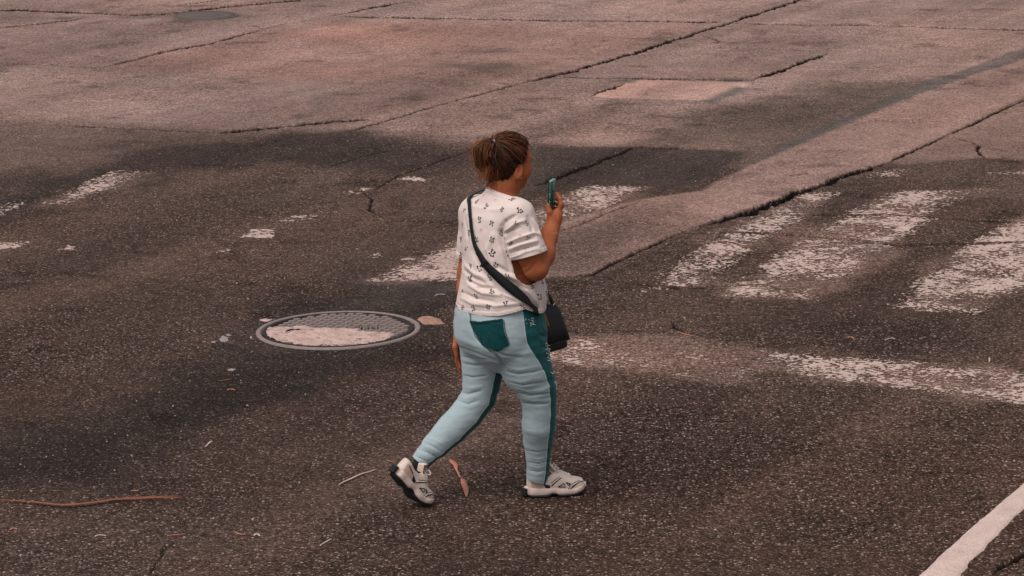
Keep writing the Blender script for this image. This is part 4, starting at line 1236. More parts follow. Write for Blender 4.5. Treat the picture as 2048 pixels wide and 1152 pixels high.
# print: small black animal-face scribbles and pink hearts
BLK = [(329,468),(380,498),(472,514),(341,575),(412,597),(257,515),(245,600),(280,650),(328,685),(413,690),(268,742),(327,767),(416,767),(437,835),(290,842),(340,857),(400,908),(503,772),(503,900),(287,915),(415,988),(325,1014),(495,1060),(392,1076),(308,1085),(247,1080),(575,520),(547,595),(608,597),(525,712),(622,678),(470,650),(528,458),(648,958),(705,930),(690,1020)]
PNK = [(434,462),(494,575),(352,635),(577,665),(605,745),(365,438),(540,640),(337,962),(600,935),(488,680),(560,900),(470,1010)]
def blob(mb, c, n, u, v, du, dv, rx, ry, rot, k=7):
    ids = []
    o = len(mb.V)
    for i in range(k):
        a = 2 * math.pi * i / k
        p, q = rx * math.cos(a), ry * math.sin(a)
        p, q = p * math.cos(rot) - q * math.sin(rot) + du, p * math.sin(rot) + q * math.cos(rot) + dv
        w = c + u * p + v * q
        h = sb2.find_nearest(Vector(w))
        mb.V.append(tuple(np.array(h[0]) + np.array(h[1]) * .0012))
    mb.F.append(tuple(range(o, o + k)))
mbk, mpk = MB(), MB(); rp = random.Random(11)
def frame(n):
    u = np.cross([0, 0, 1.0], n); u /= np.linalg.norm(u) + 1e-9; return u, np.cross(n, u)
def motif(c, n, kind):
    u, v = frame(n); a = rp.uniform(-.6, .6); u, v = u * math.cos(a) + v * math.sin(a), -u * math.sin(a) + v * math.cos(a)
    s = .0118 * rp.uniform(.8, 1.15)
    if kind == 'b':
        for x, y, rx, ry, rt in ((-.55, .85, .34, .30, .5), (.62, .8, .34, .30, -.5), (-.42, .22, .20, .28, .5), (.40, .2, .20, .28, -.5), (.02, -.12, .16, .11, 0), (-.62, -.55, .36, .24, .2), (.15, -.85, .34, .22, -.2), (.82, -.5, .24, .36, .3)):
            if rp.random() < .86: blob(mbk, c, n, u, v, x * s, y * s, rx * s * 1.15, ry * s * 1.15, rt)
    else:
        for i in range(7):
            t = 2 * math.pi * i / 7
            x = 16 * math.sin(t) ** 3 / 17; y = (13 * math.cos(t) - 5 * math.cos(2 * t) - 2 * math.cos(3 * t)) / 17
            blob(mpk, c, n, u, v, x * s * .55, y * s * .55, s * .17, s * .17, 0, 5)
seen = []
def vis_points(L, kind):
    for zx, zy in L:
        px, py = 840 + zx / 2.8806, 240 + zy / 2.88
        h, n = hit(sb2, px, py)
        if h is not None: motif(h, n, kind); seen.append(h)
vis_points(BLK, 'b'); vis_points(PNK, 'p')
fc = [np.mean([SV2[i] for i in f], 0) for f in SF2[::7]]
fnn = normals(SV2, SF2)
rp.shuffle(fc)
for c in fc:
    if all(np.linalg.norm(c - s_) > .062 for s_ in seen):
        h = sb2.find_nearest(Vector(c)); motif(np.array(h[0]), np.array(h[1]), 'b' if rp.random() < .7 else 'p'); seen.append(c)
link("shirt_print", mbk.mesh("shirt_print", False), M_INK, so)["kind"] = "stuff"
pp = link("heart_print", mpk.mesh("heart_print", False), M_PINK, so); pp["kind"] = "stuff"

# ---------------- body: one skin surface
YH = math.radians(36); HR = yawR(YH, math.radians(-6)); HC = at(1018, 322, .03)
HS = .94
hp = lambda f, r, u: HC + HR @ np.array([f, r, u]) * HS
body = SDF((-.32, -.42, .50), (.34, .42, 1.62), .0032)
body.ell(hp(-.002, 0, .022), (.102, .079, .095), HR, .02)
body.ell(hp(.030, 0, -.045), (.068, .062, .078), HR, .03)
body.ell(hp(.062, 0, -.098), (.026, .030, .022), HR, .03)                    # chin
for s in (-1, 1):
    body.ell(hp(.052, s * .046, -.034), (.034, .027, .038), HR, .025)         # cheeks
    body.ell(hp(.078, s * .030, .006), (.018, .022, .012), HR, .012, sub=True)  # eye sockets
    body.cone(hp(.088, s * .012, .024), hp(.075, s * .05, .022), .010, .008, .02)
    er = 1.0 * HR @ np.array([[math.cos(.35 * s), math.sin(.35 * s), 0], [-math.sin(.35 * s), math.cos(.35 * s), 0], [0, 0, 1]]).T
    body.ell(hp(-.006, s * .083, -.030), (.020, .009, .034), er, .008)          # ears
    body.ell(hp(-.002, s * .091, -.026), (.011, .006, .020), er, .006, sub=True)
    body.ell(hp(-.002, s * .082, -.058), (.010, .008, .013), er, .008)
body.cone(hp(.092, 0, .008), hp(.112, 0, -.030), .009, .014, .014)            # nose
for s in (-1, 1): body.ell(hp(.103, s * .013, -.034), (.011, .009, .009), HR, .008)
body.ell(hp(.089, 0, -.060), (.012, .024, .007), HR, .008); body.ell(hp(.087, 0, -.073), (.012, .021, .008), HR, .008)
nb_ = at(1002, 408, .015)
body.chain([hp(-.010, 0, -.06), hp(-.020, 0, -.10), nb_, nb_ - np.array([0, 0, .08])], [.060, .059, .064, .08], .03)
# trunk, hidden under the shirt
body.loft([(z, x, y, a * .84, b * .84, w) for z, x, y, a, b, w in tor[:-1]], .03)
body.cone(nkc - np.array([0, 0, .05]), Rsh, .055, .052, .05); body.cone(nkc - np.array([0, 0, .05]), Lsh, .055, .048, .05)
# right arm, bent up to the phone
W_R = at(1105, 452, .0)
body.chain([Rsh, Rsl, Rel], [.046, .054, .050], .03)
E2 = Rel + np.array([.006, 0, -.004])
F1 = E2 + (W_R - E2) * .35
body.chain([E2, F1, E2 + (W_R - E2) * .75, W_R], [.046, .051, .036, .0285], .02)
# right hand: palm, thumb on the near side, four fingers round the far side
PHX = at(1103, 405, .035)                 # centre of the phone's visible half
k1 = at(1110, 436, .012); k2 = at(1113, 424, .030)
body.cone(W_R, k1, .027, .027, .02); body.cone(k1, at(1117, 422, .022), .024, .016, .02); body.cone(k1, at(1107, 426, .055), .022, .014, .02)
body.cone(at(1104, 440, -.002), at(1099, 424, -.008), .0165, .0125, .012); body.cone(at(1099, 424, -.008), at(1096, 410, -.004), .0115, .0085, .006)
FING = [[(1117, 424, .016), (1122, 408, .014), (1120, 397, .018), (1113, 387, .024)],
        [(1118, 422, .036), (1124, 411, .036), (1121, 403, .042), (1113, 398, .046)],
        [(1116, 424, .054), (1122, 416, .056), (1119, 410, .062), (1112, 407, .064)],
        [(1112, 427, .066), (1117, 421, .072), (1114, 417, .076), (1108, 416, .078)]]
for fi, fg in enumerate(FING):
    q = [at(*p) for p in fg]; r = [.0105, .0095, .0085, .0072] if fi < 3 else [.009, .008, .0072, .0062]
    body.cone(k1, q[0], .016, r[0], .012)
    for i in range(3): body.cone(q[i], q[i + 1], r[i], r[i + 1], .004)
# left arm hanging, hand beside the thigh
W_L = at(930, 648, .135)
body.chain([Lsh, Lel, Lel + (W_L - Lel) * .3, W_L], [.048, .042, .042, .027], .02)
kl = at(921, 674, .125); 
body.cone(W_L, kl, .026, .026, .02); body.cone(kl, at(916, 694, .105), .024, .016, .02); body.cone(kl, at(917, 694, .145), .024, .016, .02)
for (y0, yl, dy, r) in ((.085, 735, 0, .0095), (.108, 745, 0, .0098), (.131, 742, 0, .0095), (.152, 732, 0, .0085)):
    a, b_, c = at(914, 694, y0), at(914 if r > .009 else 916, (694 + yl) / 2 + 3, y0), at(921, yl, y0)
    body.cone(kl, a, .016, r, .012); body.cone(a, b_, r, r * .92, .004); body.cone(b_, c, r * .92, r * .72, .004)
body.cone(at(914, 672, .095), at(910, 694, .070), .014, .0115, .012); body.cone(at(910, 694, .070), at(913, 712, .066), .011, .008, .005)
BV, BF = body.mesh(); BV = smooth_v(BV, BF, 1)
BN = normals(BV, BF); bb0 = bvh_of(BV, BF)
for pts, a_, w_ in (([(1030, 552), (1045, 549), (1060, 540), (1070, 528)], -.004, .006), ([(1082, 498), (1086, 512), (1088, 524)], -.005, .007), ([(1092, 462), (1104, 465), (1116, 462)], -.003, .004), ([(1101, 428), (1104, 438), (1108, 446)], -.004, .006), ([(1112, 428), (1114, 438)], -.003, .005), ([(1040, 538), (1052, 534)], -.003, .006)): fold(BV, BN, bb0, pts, a_, w_)
M_SKIN = simple_mat("skin", (.36, .105, .042), .6, .28, 22, .25, 250, spec=.2, dist=.001, sss=.08)
bo = link("body", mesh_np("body", BV, BF), M_SKIN, person)
bb = bvh_of(BV, BF)
M_WHITE = simple_mat("eye_white", (.7, .66, .6), .3, .03, 20, 0); M_IRIS = simple_mat("iris", (.03, .015, .01), .2, .05, 20, 0)
for s in (-1, 1):
    mb = MB(); bm = bmesh.new(); bmesh.ops.create_uvsphere(bm, u_segments=16, v_segments=10, radius=.0115)
    me = bpy.data.meshes.new("eye"); bm.to_mesh(me); bm.free()
    e = link("eye", me, M_WHITE, bo); e.location = hp(.074, s * .031, .004)
    bm = bmesh.new(); bmesh.ops.create_uvsphere(bm, u_segments=12, v_segments=8, radius=.0058)
    me = bpy.data.meshes.new("iris"); bm.to_mesh(me); bm.free()
    e2 = link("iris", me, M_IRIS, e); e2.location = tuple(HR @ np.array([.0075, 0, 0])); e2.matrix_parent_inverse = Matrix()
M_LIP = simple_mat("lips", (.32, .10, .08), .45, .1, 50, 0)
M_HAIR = simple_mat("dark_brown_hair", (.007, .0035, .0025), .6, .4, 60, .6, 140, spec=.2, dist=.004)
for s in (-1, 1):
    mb = MB(); mb.tube([hp(.099, s * .014, .024), hp(.096, s * .032, .030), hp(.083, s * .050, .024)], [.003, .0035, .0015], 6)
    link("eyebrow", mb.mesh("eyebrow"), M_HAIR, bo)
# necklace and ear stud
mb = MB()
ncl = []
for i in range(49):
    a = 2 * math.pi * i / 48
    d = HR[:, 0] * 0 + np.array([math.cos(YB + a), math.sin(YB + a), 0])
    o = nb_ + np.array([0, 0, .034 - .040 * math.cos(a)])
    h = bb.ray_cast(Vector(o + d * .2), Vector(-d), .25)
    if h[0] is not None: ncl.append(np.array(h[0]) + d * .002)
bmn = MB()
M_CHAIN = simple_mat("pale_chain", (.75, .60, .50), .3, .1, 50, 0, metallic=.6, spec=.6)
for i in range(len(ncl) - 1):
    a, b_ = ncl[i], ncl[i + 1]
    for t in (0, .5):
        c = a + (b_ - a) * t; dd = (b_ - a) * .19
        bmn.tube([c - dd, c, c + dd], [.0012, .0028, .0012], 6)
link("necklace", bmn.mesh("necklace"), M_CHAIN, person)
bm = bmesh.new(); bmesh.ops.create_icosphere(bm, subdivisions=2, radius=.0042); me = bpy.data.meshes.new("ear_stud"); bm.to_mesh(me); bm.free()
es = link("ear_stud", me, M_CHAIN, person)
h_, n_ = hit(bb, 1041.5, 357)
es.location = tuple(h_) if h_ is not None else tuple(hp(.004, .092, -.062))
es.matrix_parent_inverse = person.matrix_world.inverted()

# ---------------- hair
hair = SDF(HC - .19, HC + .19, .0035)
hair.ell(hp(-.006, 0, .026), (.107, .084, .0985), HR, .02)
hair.ell(hp(-.040, 0, -.020), (.078, .073, .085), HR, .03)
TIE = hp(-.086, .010, .074)
hair.ell(hp(-.068, .004, .062), (.040, .036, .034), HR, .03)
HV, HF = hair.mesh(); HV = smooth_v(HV, HF, 2)
loc = (HV - HC) @ HR / HS
hl = np.array([(.075, .20), (.064, .105), (.048, .075), (.032, .050), (.026, .028), (.020, .005), (.008, -.010), (-.008, -.002), (-.020, -.012), (-.030, -.045), (-.052, -.085), (-.075, -.105), (-.25, -.115), (-.25, .20)])
hs_ = -poly_sd(loc[:, 0], loc[:, 2], hl) + np.array([mnoise.noise(Vector(v * 90)) for v in HV]) * .004
HV2, HF2 = clip_mesh(HV, HF, hs_)
ho = link("hair", mesh_np("hair", HV2, HF2), M_HAIR, person)
hb = bvh_of(HV, HF)
def strand_mat():
    m, ns, ls, b = new_mat("hair_strand")
    a = nd(ns, "ShaderNodeAttribute", attribute_name="shade")
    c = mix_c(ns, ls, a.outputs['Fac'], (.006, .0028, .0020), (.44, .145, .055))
    ls.new(c, b.inputs['Base Color']); b.inputs['Roughness'].default_value = .45; b.inputs['Specular IOR Level'].default_value = .25
    return m
M_STRAND = strand_mat()
hrng = random.Random(21)
SVt, SFt, SHd = [], [], []
def strand(pts, r0, r1, shade):
    m = len(pts); rad = [r0 + (r1 - r0) * (i / (m - 1)) ** 1.5 for i in range(m)]
    V, F = tube_geo(pts, rad, 4, False)
    o = len(SVt); SVt.extend(V); SFt.extend([tuple(i + o for i in f) for f in F]); SHd.extend([shade] * len(V))
tl = (TIE - HC) @ HR / HS
def scalp(v):
    """push a direction out to just above the hair surface"""
    d = HR @ v * HS; d = d / np.linalg.norm(d); c = hp(-.02, 0, .01)
    h = hb.ray_cast(Vector(c + d * .3), Vector(-d), .35)
    return (np.array(h[0]), d) if h[0] is not None else (c + d * .1, d)
hlk = [(.060, .098), (.046, .074), (.031, .048), (.025, .026), (.018, .004), (-.004, -.002), (-.022, -.014), (-.032, -.045), (-.052, -.082), (-.070, -.095), (-.085, -.098)]
crand = random.Random(4); CL = {}
def clump(key, mu, sd):
    if key not in CL: CL[key] = min(1, max(0, crand.gauss(mu, sd * .75)))
    return min(1, max(0, CL[key] + hrng.gauss(0, .15)))
for i in range(3000):
    s = 1 if hrng.random() < .62 else -1
    t = hrng.random() * (len(hlk) - 1); j = int(t); u = t - j
    f = hlk[j][0] * (1 - u) + hlk[min(j + 1, len(hlk) - 1)][0] * u; z = hlk[j][1] * (1 - u) + hlk[min(j + 1, len(hlk) - 1)][1] * u
    # start lies on the side of the head at this (f,z); top hairline spreads across the forehead
    side = math.sqrt(max(0.0, 1 - ((f + .006) / .112) ** 2 - ((z - .03) / .108) ** 2)) * .085
    lat = s * max(.004, side * (hrng.uniform(.0, 1) if j < 2 or j >= 8 else hrng.uniform(.85, 1)))
    a = np.array([f - hrng.uniform(0, .06) * (hrng.random() < .5), lat, z]); b_ = np.array([tl[0], tl[1], tl[2]])
    a0, b0 = a - np.array([-.02, 0, .01]), b_ - np.array([-.02, 0, .01])
    pts = []
    lift = abs(hrng.gauss(.001, .003)); wv = hrng.uniform(-.009, .009)
    for q in range(9):
        w = q / 8
        dv = a0 / np.linalg.norm(a0) * (1 - w) + b0 / np.linalg.norm(b0) * w + np.array([0, wv, wv * .6]) * math.sin(math.pi * w) * 8
        p, d = scalp(dv)
        pts.append(p + d * (lift + .002 * math.sin(q * 1.7 + i)))
    pts[-1] = TIE + np.array([hrng.gauss(0, .005) for _ in range(3)])
    top = max(0, (z - .0) / .09)  # higher strands get more orange: light on the crown painted in
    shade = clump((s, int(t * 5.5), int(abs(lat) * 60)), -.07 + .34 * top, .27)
    strand(pts, .0007, .0009, shade)
# gathered tail: bends over the tie, hangs behind the head
bk = -HR[:, 0]; rt = HR[:, 1]; upv = HR[:, 2]
for i in range(700):
    sp = hrng.gauss(0, 1); sq = hrng.gauss(0, 1)
    L = hrng.uniform(.75, 1.15)
    p0 = TIE + bk * .004 + np.array([hrng.gauss(0, .004) for _ in range(3)])
    p1 = TIE + bk * (.022 + .006 * sq) + upv * (.002 + .008 * sq) + rt * (.011 * sp - .006)
    p2 = TIE + bk * (.048 + .012 * sq) * L + upv * (-.026 + .012 * sq) + rt * (.022 * sp - .010) + np.array([hrng.gauss(0, .003) for _ in range(3)])
    p3 = TIE + bk * (.056 + .014 * sq) * L + upv * (-.052 + .010 * sq) * L + rt * (.026 * sp - .010) + np.array([hrng.gauss(0, .004) for _ in range(3)])
    p4 = TIE + bk * (.036 + .012 * sq) * L + upv * (-.080 - .008 * sq) * L + rt * (.022 * sp - .008) + np.array([hrng.gauss(0, .006) for _ in range(3)])
    p5 = TIE + bk * (.010 + .010 * hrng.gauss(0, 1)) + upv * (-.066 + .012 * hrng.gauss(0, 1)) + rt * (.016 * sp)
    chain_ = [p0, p1, p2, p3, p4, p5]
    if hrng.random() < .12: chain_ = [p0, p1, p2, p3, p4 + bk * hrng.uniform(.005, .02) + upv * -hrng.uniform(.0, .025)]
    pts = catmull(chain_, 4)
    outer = sq > .5  # outer tail strands coloured brighter, a painted lit edge
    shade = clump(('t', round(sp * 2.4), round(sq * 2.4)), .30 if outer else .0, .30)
    strand(pts, .0012, .0005, shade)
# fly-aways at the nape and tail end
for i in range(340):
    sp = hrng.gauss(0, 1)
    if i < 170:
        p0 = TIE + bk * .036 + upv * -.09 + rt * .016 * sp + np.array([hrng.gauss(0, .008) for _ in range(3)])
        e = p0 + bk * hrng.uniform(-.01, .03) + upv * -hrng.uniform(.015, .075) + rt * hrng.gauss(0, .012)
        m_ = (p0 + e) / 2 + bk * hrng.uniform(0, .014)
        strand(catmull([p0, m_, e], 4), .0007, .0003, hrng.uniform(.3, 1))
    elif i < 240:
        p0 = hp(-.075 + hrng.gauss(0, .012), .03 * sp * .8, -.085 + hrng.gauss(0, .012)); e = p0 + bk * hrng.uniform(.0, .02) + upv * -hrng.uniform(.01, .035)
        strand(catmull([p0, (p0 + e) / 2 + bk * .006, e], 4), .0008, .0003, hrng.uniform(.0, .5))
    else:
        a = hrng.uniform(-1, 1); p, d = scalp(np.array([hrng.uniform(-.06, .06), a * .06, .1]))
        e = p + d * hrng.uniform(.004, .012) + bk * hrng.uniform(.0, .03)
        strand(catmull([p, (p + e) / 2 + d * .003, e], 4), .0006, .0003, hrng.uniform(.3, 1))
# pale strand in front of the ear
strand(catmull([hp(.045, .066, .045), hp(.047, .072, .022), hp(.040, .076, -.002)], 5), .0016, .001, 1.0)
me = mesh_np("hair_strands", np.array(SVt), SFt); attr_f(me, "shade", SHd)
st_ = link("hair_strands", me, M_STRAND, ho); st_['kind'] = 'stuff'
mb = MB(); ring = []
for i in range(17):
    a = 2 * math.pi * i / 16; ring.append(TIE + rt * .015 * math.cos(a) + (upv * .8 + bk * .6) * .015 * math.sin(a) + bk * .004 + upv * .003)
mb.tube(ring, .0062, 8)
link("hair_tie", mb.mesh("hair_tie"), simple_mat("grey_teal_tie", (.13, .20, .21), .6, .1, 50, 0), ho)

# ---------------- sneakers
M_SHOE = simple_mat("beige_leather", (.60, .47, .405), .55, .10, 40, .15, 300, spec=.35)
M_SHOE2 = simple_mat("tan_overlay", (.46, .31, .24), .6, .10, 40, .15, 300, spec=.3)
M_SOLE = simple_mat("beige_foam", (.60, .455, .395), .7, .10, 60, .2, 300, spec=.25)
M_RUB = simple_mat("black_rubber", (.012, .013, .014), .7, .3, 60, .4, 200, spec=.3)
M_LACE = simple_mat("white_lace", (.66, .57, .52), .85, .08, 80, .2, 500)
SL = .252
XS = np.array([.000, .008, .025, .055, .085, .115, .145, .175, .205, .228, .243, .250])
HWd = np.array([.010, .024, .031, .034, .034, .036, .041, .0445, .043, .036, .024, .006])
ZT = np.array([.094, .097, .096, .088, .090, .108, .100, .086, .074, .068, .062, .050])
ZB = np.array([.038, .036, .035, .034, .032, .030, .028, .027, .027, .028, .031, .034])
def shoe_sec(x): return np.interp(x, XS, HWd), np.interp(x, XS, ZT), np.interp(x, XS, ZB)
NE = lambda x: np.interp(x, [0, .09, .15, .20, .25], [5.0, 4.5, 3.0, 2.5, 2.2])
def side_y(x, z):
    hw, zt, zb = shoe_sec(x); t = np.clip((z - zb) / (zt - zb), 0, 1)
    n = NE(x); return hw * (1 - t ** n) ** (1 / n)
def bend(P, ang):
    """toe part flexes up about the ball of the foot"""
    P = np.asarray(P, float).copy()
    x0 = .165; m = P[:, 0] > x0 - .03
    t = sstep(x0 - .03, x0 + .03, P[:, 0]) * ang
    dx, dz = P[:, 0] - x0, P[:, 2] - .01
    c, s = np.cos(t), np.sin(t)
    P[:, 0] = np.where(m, x0 + dx * c - dz * s, P[:, 0]); P[:, 2] = np.where(m, .01 + dx * s + dz * c, P[:, 2])
    return P
def loft_x(xs, fn, n=28, closed=True):
    V, F = [], []
    for x in xs: V += fn(x, n)
    m = len(xs)
    for i in range(m - 1):
        for k in range(n):
            F.append((i * n + k, (i + 1) * n + k, (i + 1) * n + (k + 1) % n, i * n + (k + 1) % n))
    F.append(tuple(range(n))); F.append(tuple((m - 1) * n + k for k in range(n))[::-1])
    return V, F
def upper_ring(x, n):
    hw, zt, zb = shoe_sec(x); out = []
    for k in range(n):
        a = 2 * math.pi * k / n; c, s = math.cos(a), math.sin(a)
        if s >= 0:
            e = 2 / NE(x); z = zb + (zt - zb) * abs(s) ** e; y = math.copysign(hw * abs(c) ** e, c)
        else: z = zb + .012 * s; y = hw * c
        out.append((x, y, z))
    return out
def sole_ring(inset, z0f, z1f):
    def fn(x, n):
        xx = np.clip(x, 0.0, .25); hw, zt, zb = shoe_sec(xx)
        hw = hw + .0065 - inset
        if x < 0.01 or x > .245: hw = hw * (.8 if x < 0.01 else .9)
        z0, z1 = z0f(x), z1f(x); out = []
        for k in range(n):
            a = 2 * math.pi * k / n; c, s = math.cos(a), math.sin(a)
            y = math.copysign(hw * abs(c) ** .55, c); z = (z0 + z1) / 2 + (z1 - z0) / 2 * math.copysign(abs(s) ** .55, s)
            # the side bulges in pods
            y *= 1 + .05 * math.sin(x * 95) * (1 - abs(s))
            out.append((x, y, z))
        return out
    return fn
z1f = lambda x: float(np.interp(x, [-.02, 0, .06, .10, .14, .2, .245, .262], [.038, .047, .046, .043, .040, .036, .042, .044]))
z0f = lambda x: float(np.interp(x, [-.02, 0, .03, .085, .10, .118, .13, .20, .245, .262], [.020, .008, .005, .005, .014, .013, .005, .005, .014, .026]))
o1f = lambda x: z0f(x) + .006
o0f = lambda x: max(0.0, z0f(x) - .005)
def make_shoe(toe):
    parts = []
    xs = np.concatenate([np.linspace(.000, .03, 6), np.linspace(.04, .22, 22), np.linspace(.228, .25, 7)])
    V, F = loft_x(xs, upper_ring, 32); parts.append(("upper", V, F, M_SHOE, None))
    xs2 = np.concatenate([np.linspace(-.016, .02, 6), np.linspace(.03, .23, 36), np.linspace(.236, .258, 6)])
    V, F = loft_x(xs2, sole_ring(0, z0f, z1f), 28); parts.append(("midsole", V, F, M_SOLE, None))
    V, F = loft_x(xs2, sole_ring(.0015, o0f, o1f), 24); parts.append(("outsole", V, F, M_RUB, None))
    # dark rubber wrapped up behind the heel
    mb = MB()
    for zc, r in ((.012, .021), (.022, .020), (.034, .018)):
        mb.add(*tube_geo([(-.006, -.020, zc), (-.013, -.012, zc), (-.017, 0, zc), (-.013, .012, zc), (-.006, .020, zc)], [.005, .007, .008, .007, .005], 8))
    parts.append(("heel_counter", mb.V, mb.F, M_RUB, None))
    # tongue
    mb = MB()
    Tn = [(.150, .096), (.130, .112), (.114, .126), (.103, .140), (.097, .148)]
    n0 = 0
    for j, (x, z) in enumerate(Tn):
        for y in np.linspace(-1, 1, 7): mb.V.append((x - .004 * y * y, y * (.024 - .001 * j), z - .008 * y * y))
    for j, (x, z) in enumerate(Tn):
        for y in np.linspace(-1, 1, 7): mb.V.append((x - .012 - .004 * y * y, y * (.024 - .001 * j), z - .012 - .008 * y * y))
    for off, rev in ((0, False), (35, True)):
        for j in range(4):
            for i in range(6):
                q = (off + j * 7 + i, off + j * 7 + i + 1, off + (j + 1) * 7 + i + 1, off + (j + 1) * 7 + i); mb.F.append(q[::-1] if rev else q)
    for i in range(6): mb.F.append((28 + i, 29 + i, 64 + i, 63 + i))
    parts.append(("tongue", mb.V, mb.F, M_SHOE, None))
    # laces: criss-cross bars and a bow
    mb = MB()
    for q in range(6):
        x = .118 + q * .0125; hw, zt, zb = shoe_sec(x + .006)
        z = zt + .004
        mb.tube([(x, -.020, z - .010), (x + .004, -.010, z + .001), (x + .006, 0, z + .003), (x + .008, .010, z + .001), (x + .011, .020, z - .010)], .0030, 6)
        mb.tube([(x, .020, z - .010), (x + .004, .010, z + .0), (x + .006, 0, z + .002), (x + .008, -.010, z + .0), (x + .011, -.020, z - .010)], .0030, 6)
    for s in (-1, 1):
        mb.tube(catmull([(.112, 0, .118), (.118, s * .018, .130), (.132, s * .028, .122), (.124, s * .014, .114), (.113, 0, .117)], 4), .0026, 6)
        mb.tube(catmull([(.112, 0, .118), (.126, s * .016, .112), (.140, s * .026, .092)], 4), .0024, 6)
    parts.append(("laces", mb.V, mb.F, M_LACE, None))
    # side trim, both sides: dark wedge, triangles, piping, heel dashes
    trim, pip = MB(), MB()
    def on(x, z, s, off=.0015): return (x, s * (side_y(x, z) + off), z)
    def patch(mbx, poly, s, off=.0018, k=6):
        poly = np.array(poly); c = poly.mean(0); ring = []
        for a, b in zip(poly, np.roll(poly, -1, 0)):
            for t in range(k): ring.append(a + (b - a) * t / k)
        o = len(mbx.V); m = len(ring)
        for sc_ in (1, .5):
            for p in ring: q = c + (p - c) * sc_; mbx.V.append(on(q[0], q[1], s, off))
        mbx.V.append(on(c[0], c[1], s, off))
        for i in range(m):
            q = (o + i, o + (i + 1) % m, o + m + (i + 1) % m, o + m + i); mbx.F.append(q if s < 0 else q[::-1])
            q = (o + m + i, o + m + (i + 1) % m, o + 2 * m); mbx.F.append(q if s < 0 else q[::-1])
    for s in (-1, 1):
        patch(trim, [(.062, .062), (.092, .052), (.094, .034), (.078, .034)], s)
        for tri in ([(.126, .044), (.151, .060), (.158, .044)], [(.162, .063), (.182, .055), (.172, .050)]):
            pts = [on(*(np.array(tri[i]) + (np.array(tri[(i + 1) % 3]) - np.array(tri[i])) * t), s, .001) for i in range(3) for t in (0, .33, .66)]
            trim.tube(pts + [pts[0]], .0021, 5)
        for q in range(5):
            x = .022 + q * .0075; z = .072 - q * .0022
            trim.tube([on(x, z + .0045, s, .001), on(x + .0012, z - .0035, s, .001)], .0019, 5)
        trim.tube([on(x, z, s, .0008) for x, z in ((.098, .048), (.112, .062), (.126, .074), (.142, .083))], .0016, 5)
        trim.tube([on(x, z, s, .0008) for x, z in ((.096, .062), (.108, .071), (.122, .080), (.134, .088))], .0013, 5)
        pip.tube([on(x, z, s, .0012) for x, z in ((.096, .055), (.112, .068), (.126, .078), (.140, .087))], .0022, 5)
        trim.tube([on(x, z, s, .0008) for x, z in ((.182, .032), (.194, .044), (.212, .050), (.232, .054), (.243, .052))], .0016, 5)
        trim.tube([on(x, z, s, .0008) for x, z in ((.170, .034), (.182, .049), (.202, .057), (.226, .0595))], .0012, 5)
        for q in range(5):
            x = .190 + q * .005; trim.tube([on(x - .002, .038 + q * .003, s, .001), on(x + .002, .040 + q * .003, s, .001)], .0020, 5)
        pip.tube([on(x, z, s, .0012) for x, z in ((.176, .034), (.188, .047), (.208, .0535), (.230, .057))], .0020, 5)
    parts.append(("side_trim", trim.V, trim.F, M_RUB, None)); parts.append(("piping", pip.V, pip.F, M_LACE, None))
    for s in (-1, 1):
        ov = MB(); patch(ov, [(.010, .080), (.028, .083), (.062, .064), (.078, .042), (.014, .042)], s, .0011, 8)
        parts.append(("heel_overlay", ov.V, ov.F, M_SHOE2, None))
    col = MB(); pts = []
    for x, s in [(.010, 0)] + [(x, 1) for x in (.012, .03, .055, .08, .10)]:
        pass
    for k_ in range(25):
        a = math.pi * (-1 + 2 * k_ / 24); x = .055 - .048 * math.cos(a) * 1.0; y = .026 * math.sin(a)
        hw, zt, zb = shoe_sec(x); pts.append((x, y, zt - .002))
    col.tube(pts, .0042, 8)
    parts.append(("collar", col.V, col.F, M_RUB, None))
    return [(n, bend(V, toe), F, m) for n, V, F, m, _ in parts]
def place_shoe(toe, org, yaw, pitch, roll, anchor, flip):
    R = yawR(yaw, pitch); R = R.copy()
    if roll:
        c, s = math.cos(roll), math.sin(roll); r0, u0 = R[:, 1].copy(), R[:, 2].copy(); R[:, 1] = r0 * c + u0 * s; R[:, 2] = -r0 * s + u0 * c
    root = empty("sneaker", tuple(org)); root.parent = person; root.matrix_parent_inverse = person.matrix_world.inverted()
    bpy.context.view_layer.update()
    zmin = 1e9; built = []
    for n, V, F, m in make_shoe(toe):
        W = (V - np.array(anchor)) @ R.T + np.array(org)
        zmin = min(zmin, W[:, 2].min()); built.append((n, W, F, m))
    for n, W, F, m in built:
        W[:, 2] -= zmin - .001
        # yaw frame (forward, right, up) is left-handed: flip the faces
        o = link(n, mesh_np(n, W, [f[::-1] for f in F]), m, root)
        if n in ('side_trim', 'piping', 'laces'): o['kind'] = 'stuff'
    return root
gr_ = G(1052, 1001)
s1 = place_shoe(math.radians(4), (at(1054, 1000, .035)[0], .045, 0), math.radians(13), 0, 0, (0, 0, 0), False)
s1['label'] = "beige sneaker flat on the ground"
tp = G(850, 1013)
s2 = place_shoe(math.radians(20), (tp[0], tp[1] + .02, 0), math.radians(36), math.radians(-50), math.radians(0), (.246, 0, .014), False)
s2['label'] = "beige sneaker lifted on its toe, dark sole showing"
# socks fill the shoe openings
M_SOCK = simple_mat("dark_sock", (.015, .017, .018), .9, .1, 80, .2)
for pts in (RLp, LLp):
    e = pts[-1] - pts[-2]; e = e / np.linalg.norm(e); mb = MB()
    mb.tube([pts[-1] - e * .05, pts[-1] + e * .01, pts[-1] + e * .05], [.030, .028, .024], 14)
    link("sock", mb.mesh("sock"), M_SOCK, person)

